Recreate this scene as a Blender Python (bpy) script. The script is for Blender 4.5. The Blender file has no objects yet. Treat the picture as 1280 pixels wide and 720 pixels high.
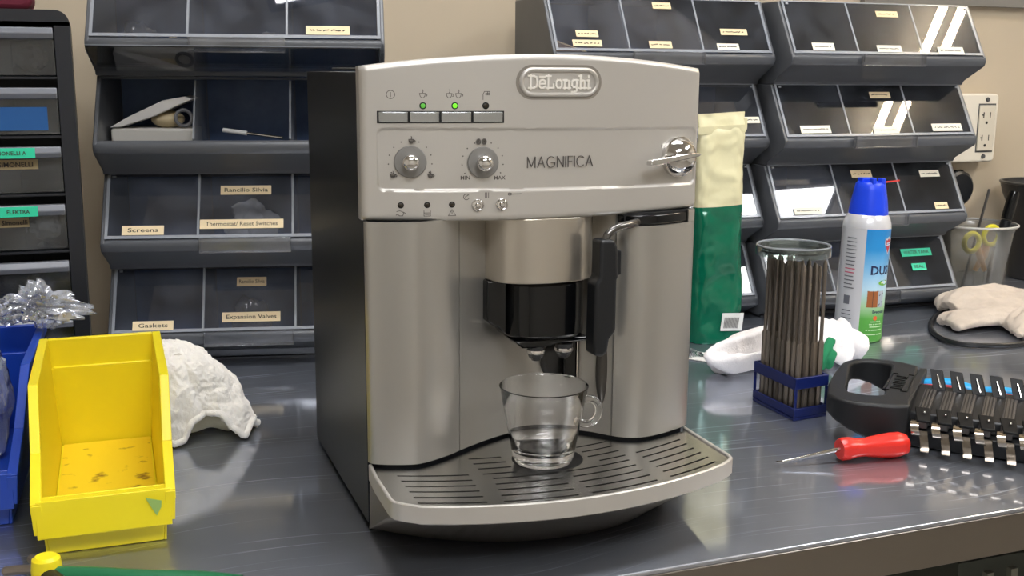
import bpy, bmesh, math, random
from mathutils import Vector, Matrix, noise
sc = bpy.context.scene
col = sc.collection
rnd = random.Random(7)
PI = math.pi

# ------------------------------------------------------------------ camera
CAM = (-0.3310, -0.8120, 0.3591); YAW, PITCH, ROLL, FPX = 0.3631, 0.1936, 0.0068, 1387.4
f = Vector((math.sin(YAW)*math.cos(PITCH), math.cos(YAW)*math.cos(PITCH), -math.sin(PITCH)))
r = Vector((math.cos(YAW), -math.sin(YAW), 0)); u = r.cross(f)
R_ = math.cos(ROLL)*r + math.sin(ROLL)*u; U_ = -math.sin(ROLL)*r + math.cos(ROLL)*u
cd = bpy.data.cameras.new('camera'); cam = bpy.data.objects.new('camera', cd); col.objects.link(cam)
cam.matrix_world = Matrix(((R_.x, U_.x, -f.x, CAM[0]), (R_.y, U_.y, -f.y, CAM[1]), (R_.z, U_.z, -f.z, CAM[2]), (0, 0, 0, 1)))
cd.sensor_width = 36; cd.lens = FPX*36/1280; cd.clip_start = 0.02; cd.clip_end = 50
sc.camera = cam
# ------------------------------------------------------------------ world, exposure, light levels
w = bpy.data.worlds.new('world'); sc.world = w; w.use_nodes = True
w.node_tree.nodes['Background'].inputs[0].default_value = (0.8, 0.85, 1, 1)
w.node_tree.nodes['Background'].inputs[1].default_value = 0.3
sc.view_settings.view_transform = 'Standard'; sc.view_settings.look = 'None'
sc.view_settings.exposure = 0.85; sc.view_settings.gamma = 1.0
TUBE_E, PANEL_E, REAR_E = 45.0, 11.0, 13.0
CEIL = 1.8; WALL = 0.785; FLOOR = -0.9

# ------------------------------------------------------------------ materials
def lin(c):
    return tuple(((v/12.92) if v <= .04045 else ((v+.055)/1.055)**2.4) for v in c)
def hexc(h): return lin(tuple(int(h[i:i+2], 16)/255 for i in (0, 2, 4)))
MATS = {}
def mat(name, c, rough=.5, metal=0, noise_amt=0, nscale=50, bump=0, bscale=200, emit=0, trans=0, ior=1.45, alpha=1, coat=0, aniso=None, stretch=(1, 1, 1), spec=.5, sheen=0, subs=0):
    if name in MATS: return MATS[name]
    m = bpy.data.materials.new(name); m.use_nodes = True; nt = m.node_tree; b = nt.nodes['Principled BSDF']
    if isinstance(c, str): c = hexc(c)
    b.inputs['Base Color'].default_value = (*c, 1); b.inputs['Roughness'].default_value = rough; b.inputs['Metallic'].default_value = metal
    b.inputs['Transmission Weight'].default_value = trans; b.inputs['IOR'].default_value = ior; b.inputs['Alpha'].default_value = alpha
    b.inputs['Coat Weight'].default_value = coat; b.inputs['Specular IOR Level'].default_value = spec; b.inputs['Sheen Weight'].default_value = sheen
    tc = nt.nodes.new('ShaderNodeTexCoord'); mp = nt.nodes.new('ShaderNodeMapping'); nt.links.new(tc.outputs['Object'], mp.inputs[0]); mp.inputs['Scale'].default_value = stretch
    if noise_amt:
        n = nt.nodes.new('ShaderNodeTexNoise'); n.inputs['Scale'].default_value = nscale; n.inputs['Detail'].default_value = 6
        nt.links.new(mp.outputs[0], n.inputs['Vector'])
        mr = nt.nodes.new('ShaderNodeMapRange'); mr.inputs[1].default_value = .3; mr.inputs[2].default_value = .7; mr.inputs[3].default_value = 1-noise_amt; mr.inputs[4].default_value = 1+noise_amt*.5
        nt.links.new(n.outputs[0], mr.inputs[0])
        mx = nt.nodes.new('ShaderNodeVectorMath'); mx.operation = 'SCALE'; mx.inputs[0].default_value = c
        nt.links.new(mr.outputs[0], mx.inputs['Scale']); nt.links.new(mx.outputs[0], b.inputs['Base Color'])
    if bump:
        n2 = nt.nodes.new('ShaderNodeTexNoise'); n2.inputs['Scale'].default_value = bscale; n2.inputs['Detail'].default_value = 4
        nt.links.new(mp.outputs[0], n2.inputs['Vector'])
        bp = nt.nodes.new('ShaderNodeBump'); bp.inputs['Strength'].default_value = bump; bp.inputs['Distance'].default_value = .001
        nt.links.new(n2.outputs[0], bp.inputs['Height']); nt.links.new(bp.outputs[0], b.inputs['Normal'])
    if emit:
        b.inputs['Emission Color'].default_value = (*c, 1); b.inputs['Emission Strength'].default_value = emit
    MATS[name] = m
    return m

def steel_table():
    m = bpy.data.materials.new('scratched stainless steel'); m.use_nodes = True; nt = m.node_tree; b = nt.nodes['Principled BSDF']
    L = nt.links.new; N = nt.nodes.new
    b.inputs['Metallic'].default_value = 1
    tc = N('ShaderNodeTexCoord')
    wn_ = N('ShaderNodeTexNoise'); wn_.inputs['Scale'].default_value = 3; wn_.inputs['Detail'].default_value = 0; L(tc.outputs['Object'], wn_.inputs['Vector'])
    wv = N('ShaderNodeVectorMath'); wv.operation = 'MULTIPLY_ADD'; wv.inputs[1].default_value = (.12, .12, 0); L(wn_.outputs['Color'], wv.inputs[0]); L(tc.outputs['Object'], wv.inputs[2])
    def tex(scale, st, rot, detail=4):
        mp = N('ShaderNodeMapping'); mp.inputs['Scale'].default_value = st; mp.inputs['Rotation'].default_value = (0, 0, rot); L(wv.outputs[0], mp.inputs[0])
        n = N('ShaderNodeTexNoise'); n.inputs['Scale'].default_value = scale; n.inputs['Detail'].default_value = detail; L(mp.outputs[0], n.inputs['Vector']); return n
    def rng(n, a, b_, c0, c1):
        r_ = N('ShaderNodeMapRange'); r_.inputs[1].default_value = a; r_.inputs[2].default_value = b_; r_.inputs[3].default_value = c0; r_.inputs[4].default_value = c1
        L(n.outputs[0], r_.inputs[0]); return r_
    s1 = rng(tex(4, (1, 70, 1), .22, 2), .66, .76, 0, .8)
    s2 = rng(tex(3.2, (1, 95, 1), -.12, 2), .66, .78, 0, .7)
    s3 = rng(tex(3.6, (1, 80, 1), .75, 2), .68, .80, 0, .6)
    a1 = N('ShaderNodeMath'); a1.operation = 'MAXIMUM'; L(s1.outputs[0], a1.inputs[0]); L(s2.outputs[0], a1.inputs[1])
    a2 = N('ShaderNodeMath'); a2.operation = 'MAXIMUM'; L(a1.outputs[0], a2.inputs[0]); L(s3.outputs[0], a2.inputs[1])
    cloud = rng(tex(5, (1, 1, 1), 0, 3), .3, .75, 0, 1)
    bp = N('ShaderNodeBump'); bp.inputs['Strength'].default_value = .05; bp.inputs['Distance'].default_value = .0003
    br = tex(90, (1, 9, 1), .05, 3); L(br.outputs[0], bp.inputs['Height'])
    ga = N('ShaderNodeBsdfGlossy'); ga.inputs['Color'].default_value = (*hexc('b4b8c2'), 1); L(bp.outputs[0], ga.inputs['Normal'])
    rr = N('ShaderNodeMath'); rr.operation = 'MULTIPLY_ADD'; rr.inputs[1].default_value = .05; rr.inputs[2].default_value = .05; L(cloud.outputs[0], rr.inputs[0]); L(rr.outputs[0], ga.inputs['Roughness'])
    gb = N('ShaderNodeBsdfGlossy'); gb.inputs['Color'].default_value = (*hexc('d2d8e4'), 1); gb.inputs['Roughness'].default_value = .55
    fm = N('ShaderNodeMath'); fm.operation = 'MULTIPLY_ADD'; fm.inputs[1].default_value = .14; fm.inputs[2].default_value = .20; L(cloud.outputs[0], fm.inputs[0])
    f2 = N('ShaderNodeMath'); f2.operation = 'MULTIPLY_ADD'; f2.inputs[1].default_value = .60; f2.use_clamp = True; L(a2.outputs[0], f2.inputs[0]); L(fm.outputs[0], f2.inputs[2])
    ms = N('ShaderNodeMixShader'); L(f2.outputs[0], ms.inputs[0]); L(ga.outputs[0], ms.inputs[1]); L(gb.outputs[0], ms.inputs[2])
    nt.nodes.remove(b); L(ms.outputs[0], nt.nodes['Material Output'].inputs[0])
    return m
def clear_mat(name, tint='ffffff', haze=.04, hazec='aab4c8', rough=.02, boost=1.3):
    m = bpy.data.materials.new(name); m.use_nodes = True; nt = m.node_tree; L = nt.links.new; N = nt.nodes.new
    nt.nodes.remove(nt.nodes['Principled BSDF'])
    tr = N('ShaderNodeBsdfTransparent'); tr.inputs[0].default_value = (*hexc(tint), 1)
    di = N('ShaderNodeBsdfDiffuse'); di.inputs[0].default_value = (*hexc(hazec), 1)
    tc = N('ShaderNodeTexCoord'); nz = N('ShaderNodeTexNoise'); nz.inputs['Scale'].default_value = 25; nz.inputs['Detail'].default_value = 8; L(tc.outputs['Object'], nz.inputs['Vector'])
    mr = N('ShaderNodeMapRange'); mr.inputs[1].default_value = .4; mr.inputs[2].default_value = .75; mr.inputs[3].default_value = haze*.6; mr.inputs[4].default_value = haze*2.2; L(nz.outputs[0], mr.inputs[0])
    m1 = N('ShaderNodeMixShader'); L(mr.outputs[0], m1.inputs[0]); L(tr.outputs[0], m1.inputs[1]); L(di.outputs[0], m1.inputs[2])
    gl = N('ShaderNodeBsdfGlossy'); gl.inputs['Roughness'].default_value = rough
    fr = N('ShaderNodeFresnel'); fr.inputs[0].default_value = 1.5
    mu = N('ShaderNodeMath'); mu.operation = 'MULTIPLY'; mu.inputs[1].default_value = boost; mu.use_clamp = True; L(fr.outputs[0], mu.inputs[0])
    m2 = N('ShaderNodeMixShader'); L(mu.outputs[0], m2.inputs[0]); L(m1.outputs[0], m2.inputs[1]); L(gl.outputs[0], m2.inputs[2]); L(m2.outputs[0], nt.nodes['Material Output'].inputs[0])
    MATS[name] = m; return m
M_TABLE = steel_table()
M_SILVER = mat('champagne silver paint', 'bfbbb5', .40, .5, bump=.05, bscale=1500)
M_SILVER2 = mat('satin silver shell', 'aeaba5', .30, .75, bump=.04, bscale=1200)
M_BLACK = mat('satin black plastic', '121418', .38, 0, bump=.08, bscale=900)
M_BLACKG = mat('gloss black plastic', '08090b', .12)
M_CHROME = mat('chrome', 'd8d6d4', .08, 1)
M_GRILLE = mat('brushed grille steel', 'c0bfbd', .26, 1)
M_DARK = mat('dark recess', '0b0b0c', .6)
M_ICON = mat('printed grey icon', '55504c', .6)
M_LEDON = mat('lit green lamp', hexc('5ad020'), .4, emit=.9)
M_LEDDIM = mat('dim green lamp', hexc('4c9a35'), .4, emit=.35)
M_LEDOFF = mat('unlit lamp', '2c2418', .3)
M_CAB = mat('grey cabinet plastic', '55575b', .34, 0, noise_amt=.08, nscale=20)
M_CABIN = mat('dark cabinet lining', '54698f', .45, noise_amt=.25, nscale=30)
M_CLEAR = clear_mat('clear lid plastic', 'f4f4f6', .045)
M_HANDLE = clear_mat('clear bin handle', 'f0f0f2', .12, 'a4a8ae', .12, 2.2)
M_CLEARE = mat('clear plastic edge', 'a9adb4', .2, alpha=.55)
M_LABEL = mat('cream label tape', 'e2cda6', .6)
M_LABELW = mat('white label tape', 'e9e2cf', .6)
M_LABELG = mat('teal label tape', '2cc89c', .5)
M_KRAFT = mat('tan label tape', '9c8a66', .6)
M_BLUEL = mat('blue label tape', '1d5a9c', .5)
M_INK = mat('label ink', '3a3330', .7)
M_WALL = mat('beige painted wall', 'b6a892', .6, noise_amt=.05, nscale=4, bump=.1, bscale=60)
M_WHITEW = mat('white room paint', 'd2cec6', .8)
M_FLOOR = mat('grey floor', '8d877e', .6, noise_amt=.2, nscale=6)
M_YEL = mat('yellow bin plastic', 'e3cf1e', .38, spec=.4)
M_BLUE = mat('blue bin plastic', '123a9c', .35)
M_NAVY = mat('navy holder plastic', '101e58', .35)
M_TERRY = mat('white terry cloth', 'e9e4dc', .95, noise_amt=.08, nscale=60, bump=1.0, bscale=900, sheen=.4)
M_CLOTH = mat('white knit cloth', 'e6e2e2', .9, bump=.6, bscale=500, sheen=.3)
M_GREENT = mat('green cloth stripe', '1f7a50', .9)
M_OFFW = mat('off white glove cloth', 'bfb2a4', .9, noise_amt=.12, nscale=50, bump=.6, bscale=500)
M_RED = mat('red handle plastic', 'd02a20', .3)
M_CYAN = mat('cyan handle plastic', '1a9ad8', .35)
M_BLACKR = mat('black rubbery plastic', '18191b', .5, bump=.1, bscale=600)
M_DSTEEL = mat('dark bit steel', '857b70', .42, .8)
M_GLASS = mat('clear glass', 'ffffff', .0, trans=1, ior=1.47)
M_FILM = clear_mat('crinkled plastic film', 'f4f4f4', .16, 'e8ecf2', .12, 2.5)
M_GREY = mat('matte grey plastic', '4b4b4b', .5)
M_WHITEP = mat('ivory outlet plastic', 'd8d0c0', .4)
M_FROST = clear_mat('frosted tub plastic', 'f0f0ee', .16, 'd0d0cc', .2, 1.5)
M_SCIS = mat('yellow scissor plastic', 'd4cc20', .4)
M_ORANGE = mat('orange scissor plastic', 'd89a20', .45)
M_WFILM = clear_mat('white crinkled film', 'f6f8ff', .24, 'e6ecf6', .10, 3.0)
M_MAROON = mat('maroon cloth', '5d1228', .8)

# ------------------------------------------------------------------ mesh helpers
class MB:
    def __init__(s): s.v = []; s.f = []; s.mi = []
    def add(s, vs, fs, mi=0, T=None):
        k = len(s.v)
        s.v += [tuple(T(*p)) if T else tuple(p) for p in vs]
        s.f += [tuple(i+k for i in q) for q in fs]; s.mi += [mi]*len(fs); return s
    def box(s, x0, x1, y0, y1, z0, z1, mi=0, T=None):
        return s.add([(x0, y0, z0), (x1, y0, z0), (x1, y1, z0), (x0, y1, z0), (x0, y0, z1), (x1, y0, z1), (x1, y1, z1), (x0, y1, z1)],
                     [(0, 3, 2, 1), (4, 5, 6, 7), (0, 1, 5, 4), (1, 2, 6, 5), (2, 3, 7, 6), (3, 0, 4, 7)], mi, T)
    def prism(s, pts, a, b, axis='z', mi=0, T=None):
        n = len(pts)
        def P(p, h):
            return {'z': (p[0], p[1], h), 'y': (p[0], h, p[1]), 'x': (h, p[0], p[1])}[axis]
        vs = [P(p, a) for p in pts]+[P(p, b) for p in pts]
        fs = [tuple(range(n))[::-1], tuple(range(n, 2*n))]+[(i, (i+1) % n, n+(i+1) % n, n+i) for i in range(n)]
        return s.add(vs, fs, mi, T)
    def lathe(s, prof, c=(0, 0, 0), n=32, mi=0, T=None, axis='z', cap=True):
        vs = []; fs = []
        for (rr, h) in prof:
            for k in range(n):
                a = 2*PI*k/n; x, y = rr*math.cos(a), rr*math.sin(a)
                p = {'z': (x, y, h), 'y': (x, h, y), 'x': (h, x, y)}[axis]
                vs.append((p[0]+c[0], p[1]+c[1], p[2]+c[2]))
        for j in range(len(prof)-1):
            for k in range(n):
                fs.append((j*n+k, j*n+(k+1) % n, (j+1)*n+(k+1) % n, (j+1)*n+k))
        if cap:
            if prof[0][0] > 1e-5: fs.append(tuple(range(n))[::-1])
            if prof[-1][0] > 1e-5: fs.append(tuple((len(prof)-1)*n+k for k in range(n)))
        return s.add(vs, fs, mi, T)
    def tube(s, pts, rad, n=10, mi=0, T=None, closed=False, flat=1.0):
        pts = [Vector(p) for p in pts]; m = len(pts); vs = []; fs = []
        rads = rad if isinstance(rad, (list, tuple)) else [rad]*m
        prev = None
        for i, p in enumerate(pts):
            if closed: t = pts[(i+1) % m]-pts[i-1]
            else: t = pts[min(i+1, m-1)]-pts[max(i-1, 0)]
            t.normalize()
            if prev is None:
                a = Vector((0, 0, 1)) if abs(t.z) < .9 else Vector((1, 0, 0))
                nn = t.cross(a).normalized()
            else: nn = (prev-t*prev.dot(t)).normalized()
            prev = nn; bb = t.cross(nn)
            for k in range(n):
                a = 2*PI*k/n; vs.append(tuple(p+nn*math.cos(a)*rads[i]+bb*math.sin(a)*rads[i]*flat))
        for j in range(m if closed else m-1):
            for k in range(n):
                j2 = (j+1) % m
                fs.append((j*n+k, j*n+(k+1) % n, j2*n+(k+1) % n, j2*n+k))
        if not closed: fs += [tuple(range(n))[::-1], tuple((m-1)*n+k for k in range(n))]
        return s.add(vs, fs, mi, T)
    def ball(s, c, r3, n=16, mi=0, T=None):
        r3 = r3 if isinstance(r3, (tuple, list)) else (r3,)*3
        vs = []; fs = []; m = n//2
        for j in range(m+1):
            th = PI*j/m
            for k in range(n):
                a = 2*PI*k/n; vs.append((c[0]+r3[0]*math.sin(th)*math.cos(a), c[1]+r3[1]*math.sin(th)*math.sin(a), c[2]-r3[2]*math.cos(th)))
        for j in range(m):
            for k in range(n): fs.append((j*n+k, j*n+(k+1) % n, (j+1)*n+(k+1) % n, (j+1)*n+k))
        return s.add(vs, fs, mi, T)
    def grid(s, nu, nv, fn, mi=0, wrapu=False):
        vs = [fn(i/(nu if wrapu else nu-1), j/(nv-1)) for j in range(nv) for i in range(nu)]
        fs = [(j*nu+i, j*nu+(i+1) % nu, (j+1)*nu+(i+1) % nu, (j+1)*nu+i) for j in range(nv-1) for i in range(nu if wrapu else nu-1)]
        return s.add(vs, fs, mi)
    def build(s, name, m, parent=None, bevel=0, seg=2, smooth=35, loc=None, solid=0, clean=True, mods=None, weld=True):
        me = bpy.data.meshes.new(name); me.from_pydata(s.v, [], s.f)
        ms = m if isinstance(m, (list, tuple)) else [m]
        for q in ms: me.materials.append(q)
        me.polygons.foreach_set('material_index', s.mi)
        if clean:
            bm = bmesh.new(); bm.from_mesh(me)
            if weld: bmesh.ops.remove_doubles(bm, verts=bm.verts, dist=1e-6)
            bmesh.ops.recalc_face_normals(bm, faces=bm.faces)
            bm.to_mesh(me); bm.free()
        if smooth:
            me.shade_smooth(); me.set_sharp_from_angle(angle=math.radians(smooth))
        o = bpy.data.objects.new(name, me); col.objects.link(o)
        if parent: o.parent = parent
        if loc: o.location = loc
        if solid:
            q = o.modifiers.new('solid', 'SOLIDIFY'); q.thickness = solid; q.offset = 0
        if bevel:
            q = o.modifiers.new('bevel', 'BEVEL'); q.width = bevel; q.segments = seg; q.limit_method = 'ANGLE'; q.angle_limit = math.radians(38)
            q.harden_normals = False
        return o
def tag(o, label=None, cat=None, group=None, kind=None):
    if label: o['label'] = label
    if cat: o['category'] = cat
    if group: o['group'] = group
    if kind: o['kind'] = kind
    return o
def thing(name, label, cat, loc=(0, 0, 0), rz=0, group=None, rot=None):
    o = bpy.data.objects.new(name, None); col.objects.link(o); o.empty_display_size = .02
    o.location = loc; o.rotation_euler = rot if rot else (0, 0, rz)
    return tag(o, label, cat, group)
def bake(o):
    "replace an object's mesh by its evaluated result"
    bpy.context.view_layer.update()
    dg = bpy.context.evaluated_depsgraph_get()
    me = bpy.data.meshes.new_from_object(o.evaluated_get(dg)); o.modifiers.clear(); o.data = me; return o
def copy_tree(o, parent=None):
    c = o.copy(); col.objects.link(c)
    if parent: c.parent = parent
    for ch in [x for x in col.objects if x.parent == o]: copy_tree(ch, c)
    return c
_tc = {}
def text_mesh(s, size=1.0, bold=0.0, space=1.0):
    key = (s, bold, space)
    if key not in _tc:
        cu = bpy.data.curves.new('t', 'FONT'); cu.body = s; cu.size = 1; cu.align_x = 'CENTER'; cu.align_y = 'CENTER'; cu.offset = bold; cu.space_character = space
        cu.resolution_u = 2
        o = bpy.data.objects.new('t', cu); col.objects.link(o); bpy.context.view_layer.update()
        dg = bpy.context.evaluated_depsgraph_get(); me = bpy.data.meshes.new_from_object(o.evaluated_get(dg))
        _tc[key] = ([tuple(v.co) for v in me.vertices], [tuple(p.vertices) for p in me.polygons])
        bpy.data.objects.remove(o); bpy.data.curves.remove(cu); bpy.data.meshes.remove(me)
    vs, fs = _tc[key]
    return [(x*size, y*size, z) for x, y, z in vs], fs
def add_text(mb, s, size, T, mi=0, bold=0, space=1.0, width=None):
    vs, fs = text_mesh(s, size, bold, space)
    if width:
        wd = max(v[0] for v in vs)-min(v[0] for v in vs); k = width/wd
        vs = [(x*k, y, z) for x, y, z in vs]
    mb.add([(x, y, 0) for x, y, z in vs], fs, mi, T)
def strokes(mb, lines, w, T, depth=.0004, mi=0):
    "flat pen strokes: lines in (u,v); T maps (u,v,height) to the surface"
    for L in lines:
        for (x0, y0), (x1, y1) in zip(L[:-1], L[1:]):
            dx, dy = x1-x0, y1-y0; l = math.hypot(dx, dy)
            if l < 1e-7: continue
            dx, dy = dx/l*w/2, dy/l*w/2
            q = [(x0-dx+dy, y0-dy-dx), (x1+dx+dy, y1+dy-dx), (x1+dx-dy, y1+dy+dx), (x0-dx-dy, y0-dy+dx)]
            vs = [(*p, -.0002) for p in q]+[(*p, depth) for p in q]
            mb.add(vs, [(0, 3, 2, 1), (4, 5, 6, 7), (0, 1, 5, 4), (1, 2, 6, 5), (2, 3, 7, 6), (3, 0, 4, 7)], mi, T)
def arc(cx, cy, rx, ry, a0, a1, n=12):
    return [(cx+rx*math.cos(math.radians(a0+(a1-a0)*i/n)), cy+ry*math.sin(math.radians(a0+(a1-a0)*i/n))) for i in range(n+1)]
def smooth_path(pts, k=6):
    P = [Vector(p) for p in pts]; out = []
    for i in range(len(P)-1):
        a, b, c, d = P[max(i-1, 0)], P[i], P[i+1], P[min(i+2, len(P)-1)]
        for j in range(k):
            t = j/k
            out.append(.5*((2*b)+(c-a)*t+(2*a-5*b+4*c-d)*t*t+(3*b-a-3*c+d)*t**3))
    out.append(P[-1]); return [tuple(p) for p in out]
def interp(x, tab):
    if x <= tab[0][0]: return tab[0][1]
    for (a, b), (c, d) in zip(tab[:-1], tab[1:]):
        if x <= c: 
            t = (x-a)/(c-a); t = t*t*(3-2*t)*.5+t*.5
            return b+(d-b)*t
    return tab[-1][1]
def n3(x, y, z): return noise.noise(Vector((x, y, z)))
def blob(name, fill, voxel, m, parent=None, iters=4, disp=0, dscale=60, fold=0, fscale=20):
    "joined lumps turned into one continuous skin"
    mb = MB(); fill(mb); o = mb.build(name, m, parent, smooth=0)
    q = o.modifiers.new('r', 'REMESH'); q.mode = 'VOXEL'; q.voxel_size = voxel; q.use_smooth_shade = True
    q = o.modifiers.new('s', 'SMOOTH'); q.iterations = iters; q.factor = .6
    bake(o); me = o.data
    if not me.materials:
        me.materials.append(m if not isinstance(m, list) else m[0])
    if disp or fold:
        nr = [v.normal.copy() for v in me.vertices]
        for v, nn in zip(me.vertices, nr):
            c = v.co; d = disp*n3(c.x*dscale, c.y*dscale, c.z*dscale)
            if fold:
                d += fold*(.7-3.0*abs(n3(c.x*fscale*.45+7, c.y*fscale, c.z*fscale)))+fold*.35*math.sin(c.x*700+c.y*1100+9*n3(c.x*40, c.y*40, c.z*40))*.3
            v.co = c+nn*d
    me.shade_smooth()
    return o

# ------------------------------------------------------------------ the room
def struct(name, mb, m, **k):
    return tag(mb.build(name, m, smooth=0, **k), kind='structure')
X0, X1, Y0 = -2.2, 3.2, -3.2
struct('floor', MB().box(X0, X1, Y0, WALL, FLOOR-.05, FLOOR), M_FLOOR)
struct('ceiling', MB().box(X0, X1, Y0, WALL, CEIL, CEIL+.05), M_WHITEW)
struct('wall_back', MB().box(X0, X1, WALL, WALL+.05, FLOOR, CEIL), M_WALL)
struct('wall_left', MB().box(X0-.05, X0, Y0, WALL, FLOOR, CEIL), M_WHITEW)
struct('wall_right', MB().box(X1, X1+.05, Y0, WALL, FLOOR, CEIL), M_WHITEW)
struct('wall_front', MB().box(X0, X1, Y0-.05, Y0, FLOOR, CEIL), M_WHITEW)
struct('trim_1', MB().box(.9, X1, WALL-.012, WALL, .475, .52), mat('grey wall rail', '77736c', .5))

M_TUBE = mat('fluorescent tube glow', (1, .86, .66), .4, emit=TUBE_E)
M_PANEL = mat('light panel glow', (.98, .99, 1), .4, emit=PANEL_E)
M_PANEL2 = mat('rear light panel glow', (.97, .98, 1), .4, emit=REAR_E)
M_FIX = mat('grey enamel fixture', '77787a', .5)
lf = thing('tube_light', 'bare twin tube lamp on the ceiling, mirrored in the bin lids', 'ceiling light', (2.080, -.15, CEIL))
MB().box(-.008, .008, -.42, .42, -.035, -.001).build('housing', M_FIX, lf)
for sx in (-.036, .036):
    MB().tube([(sx, -.38, -.055), (sx, .38, -.055)], .013, 12).build('tube', M_TUBE, lf)
for sy in (-.40, .40):
    MB().box(-.06, .06, sy-.02, sy+.02, -.075, -.03).build('tube_holder', M_FIX, lf)
def panel(name, label, x, y, wx, wy, m):
    t = thing(name, label, 'ceiling light', (x, y, CEIL))
    MB().box(-wx/2, wx/2, -wy/2, wy/2, -.02, -.012).build('diffuser', m, t, smooth=0)
    mb = MB()
    for (a, b, c, d) in ((-wx/2-.02, -wx/2, -wy/2-.02, wy/2+.02), (wx/2, wx/2+.02, -wy/2-.02, wy/2+.02), (-wx/2, wx/2, -wy/2-.02, -wy/2), (-wx/2, wx/2, wy/2, wy/2+.02)):
        mb.box(a, b, c, d, -.025, -.001)
    mb.build('frame', M_FIX, t, smooth=0)
panel('panel_light', 'wide white light panel on the ceiling right of the bench', 1.72, -1.0, .66, .72, M_PANEL)
panel('panel_light', 'white light panel on the ceiling behind the viewer', -.3, -1.7, 1.1, .6, M_PANEL2)
panel('panel_light', 'white light panel on the ceiling above the bench', .2, .05, 1.1, .3, M_PANEL2)

# ------------------------------------------------------------------ steel table
tb = thing('steel_table', 'scratched stainless steel workbench with folded front edge', 'table', (0, 0, 0))
MB().box(-1.3, 1.5, -.1395, .78, -.004, 0).build('table_top', M_TABLE, tb, bevel=.0012, seg=3)
M_APRON = mat('stainless front edge', '8e8780', .28, 1, bump=.05, bscale=200, stretch=(1, 1, 10))
MB().box(-1.3, 1.5, -.1395, -.137, -.0395, -.0041).box(-1.3, 1.5, -.137, -.12, -.0395, -.0375).build('front_edge', M_APRON, tb, bevel=.001)
for (x, y) in ((-1.2, -.05), (1.42, -.05), (-1.2, .7), (1.42, .7)):
    MB().tube([(x, y, FLOOR), (x, y, -.0045)], .02, 16).build('leg', M_APRON, tb)
MB().box(-1.25, 1.47, -.08, .74, -.62, -.60).build('lower_shelf', M_APRON, tb)
cr = thing('ribbed_crate', 'grey green ribbed crate under the right end of the workbench', 'crate', (.62, .06, -.60))
mb = MB(); mb.box(-.2, .2, -.10, .12, 0, .50); mb.build('body', mat('grey green crate plastic', '4a4e48', .5), cr)
for k in range(14):
    x = -.19+k*.029
    MB().box(x, x+.008, -.126, -.12, 0, .5).build('rib', mat('crate rib', '77786e', .45), cr)

# ------------------------------------------------------------------ coffee machine
HW = .1425
def S(x): return -.020*(1-min(1, (x/HW)**2)) if abs(x) < HW else 0.0
def SN(x):   # outward normal in plan
    s = .040*x/HW**2
    n = Vector((s, -1, 0)); return n.normalized()
def ON(x0, z0):
    "map local (u,v,h) near (x0,z0) to the curved control panel"
    def T(a, b, h):
        x = x0+a; n = SN(x); return (x+n.x*h, S(x)+n.y*h, z0+b)
    return T
cm = thing('coffee_machine', 'silver and black bean to cup espresso machine in the middle of the bench', 'coffee machine')
def ztop(x): return .3615+.0100*(1-(x/HW)**2)
def zbot(x): return .2475-.0020*(1-(x/HW)**2)
IX0, IX1, IZ0, IZ1 = -.1310, .1385, .2690, .3150
def rrect(x, z, x0, x1, z0, z1, rr):
    cx, cz = (x0+x1)/2, (z0+z1)/2; dx = abs(x-cx)-(x1-x0)/2+rr; dz = abs(z-cz)-(z1-z0)/2+rr
    return math.hypot(max(dx, 0), max(dz, 0))+min(max(dx, dz), 0)-rr
NX, NZ = 320, 130
R0 = .0045
def pf(uu, vv):
    # denser rows near the borders
    x = -HW+2*HW*uu; zt, zb = ztop(x), zbot(x); z = zb+(zt-zb)*vv
    y = S(x)
    d = -rrect(x, z, IX0, IX1, IZ0+.001*(x/HW)*-1.5, IZ1-.0012*(x/HW), .005)
    if d > -.0006: y += .0016*min(1, max(0, (d+.0006)/.0012))
    e = min(HW-abs(x), zt-z, z-zb)
    ex = HW-abs(x); ez = min(zt-z, z-zb)
    dd = R0-math.hypot(max(R0-ex, 0), max(R0-ez, 0)) if (ex < R0 and ez < R0) else min(ex, ez)
    dd = max(dd, 0)
    if dd < R0: y += R0-math.sqrt(max(0, R0*R0-(R0-dd)**2))
    return (x, y, z)
mb = MB(); mb.grid(NX, NZ, pf)
o = mb.build('front_panel', M_SILVER, cm, smooth=50, clean=False)
# panel body behind the skin
pts = [(-HW+2*HW*i/40, 0) for i in range(41)]
mb = MB()
def slab(x0f, yf, yb):
    n = 41; vs = []
    for i in range(n):
        x = -HW+2*HW*i/(n-1)
        vs += [(x, S(x)+yf, ztop(x)-(.0002 if i else 0)), (x, S(x)+yf, zbot(x)+.0002), (x, yb, ztop(x)-.0002), (x, yb, zbot(x)+.0002)]
    fs = []
    for i in range(n-1):
        a, b = i*4, i*4+4
        fs += [(a, b, b+2, a+2), (a+1, a+3, b+3, b+1), (a+2, b+2, b+3, a+3)]
    fs += [(0, 2, 3, 1), ((n-1)*4, (n-1)*4+1, (n-1)*4+3, (n-1)*4+2)]
    mb.add(vs, fs)
slab(0, R0, .014)
mb.build('panel_rim', M_SILVER, cm, smooth=40)

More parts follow.
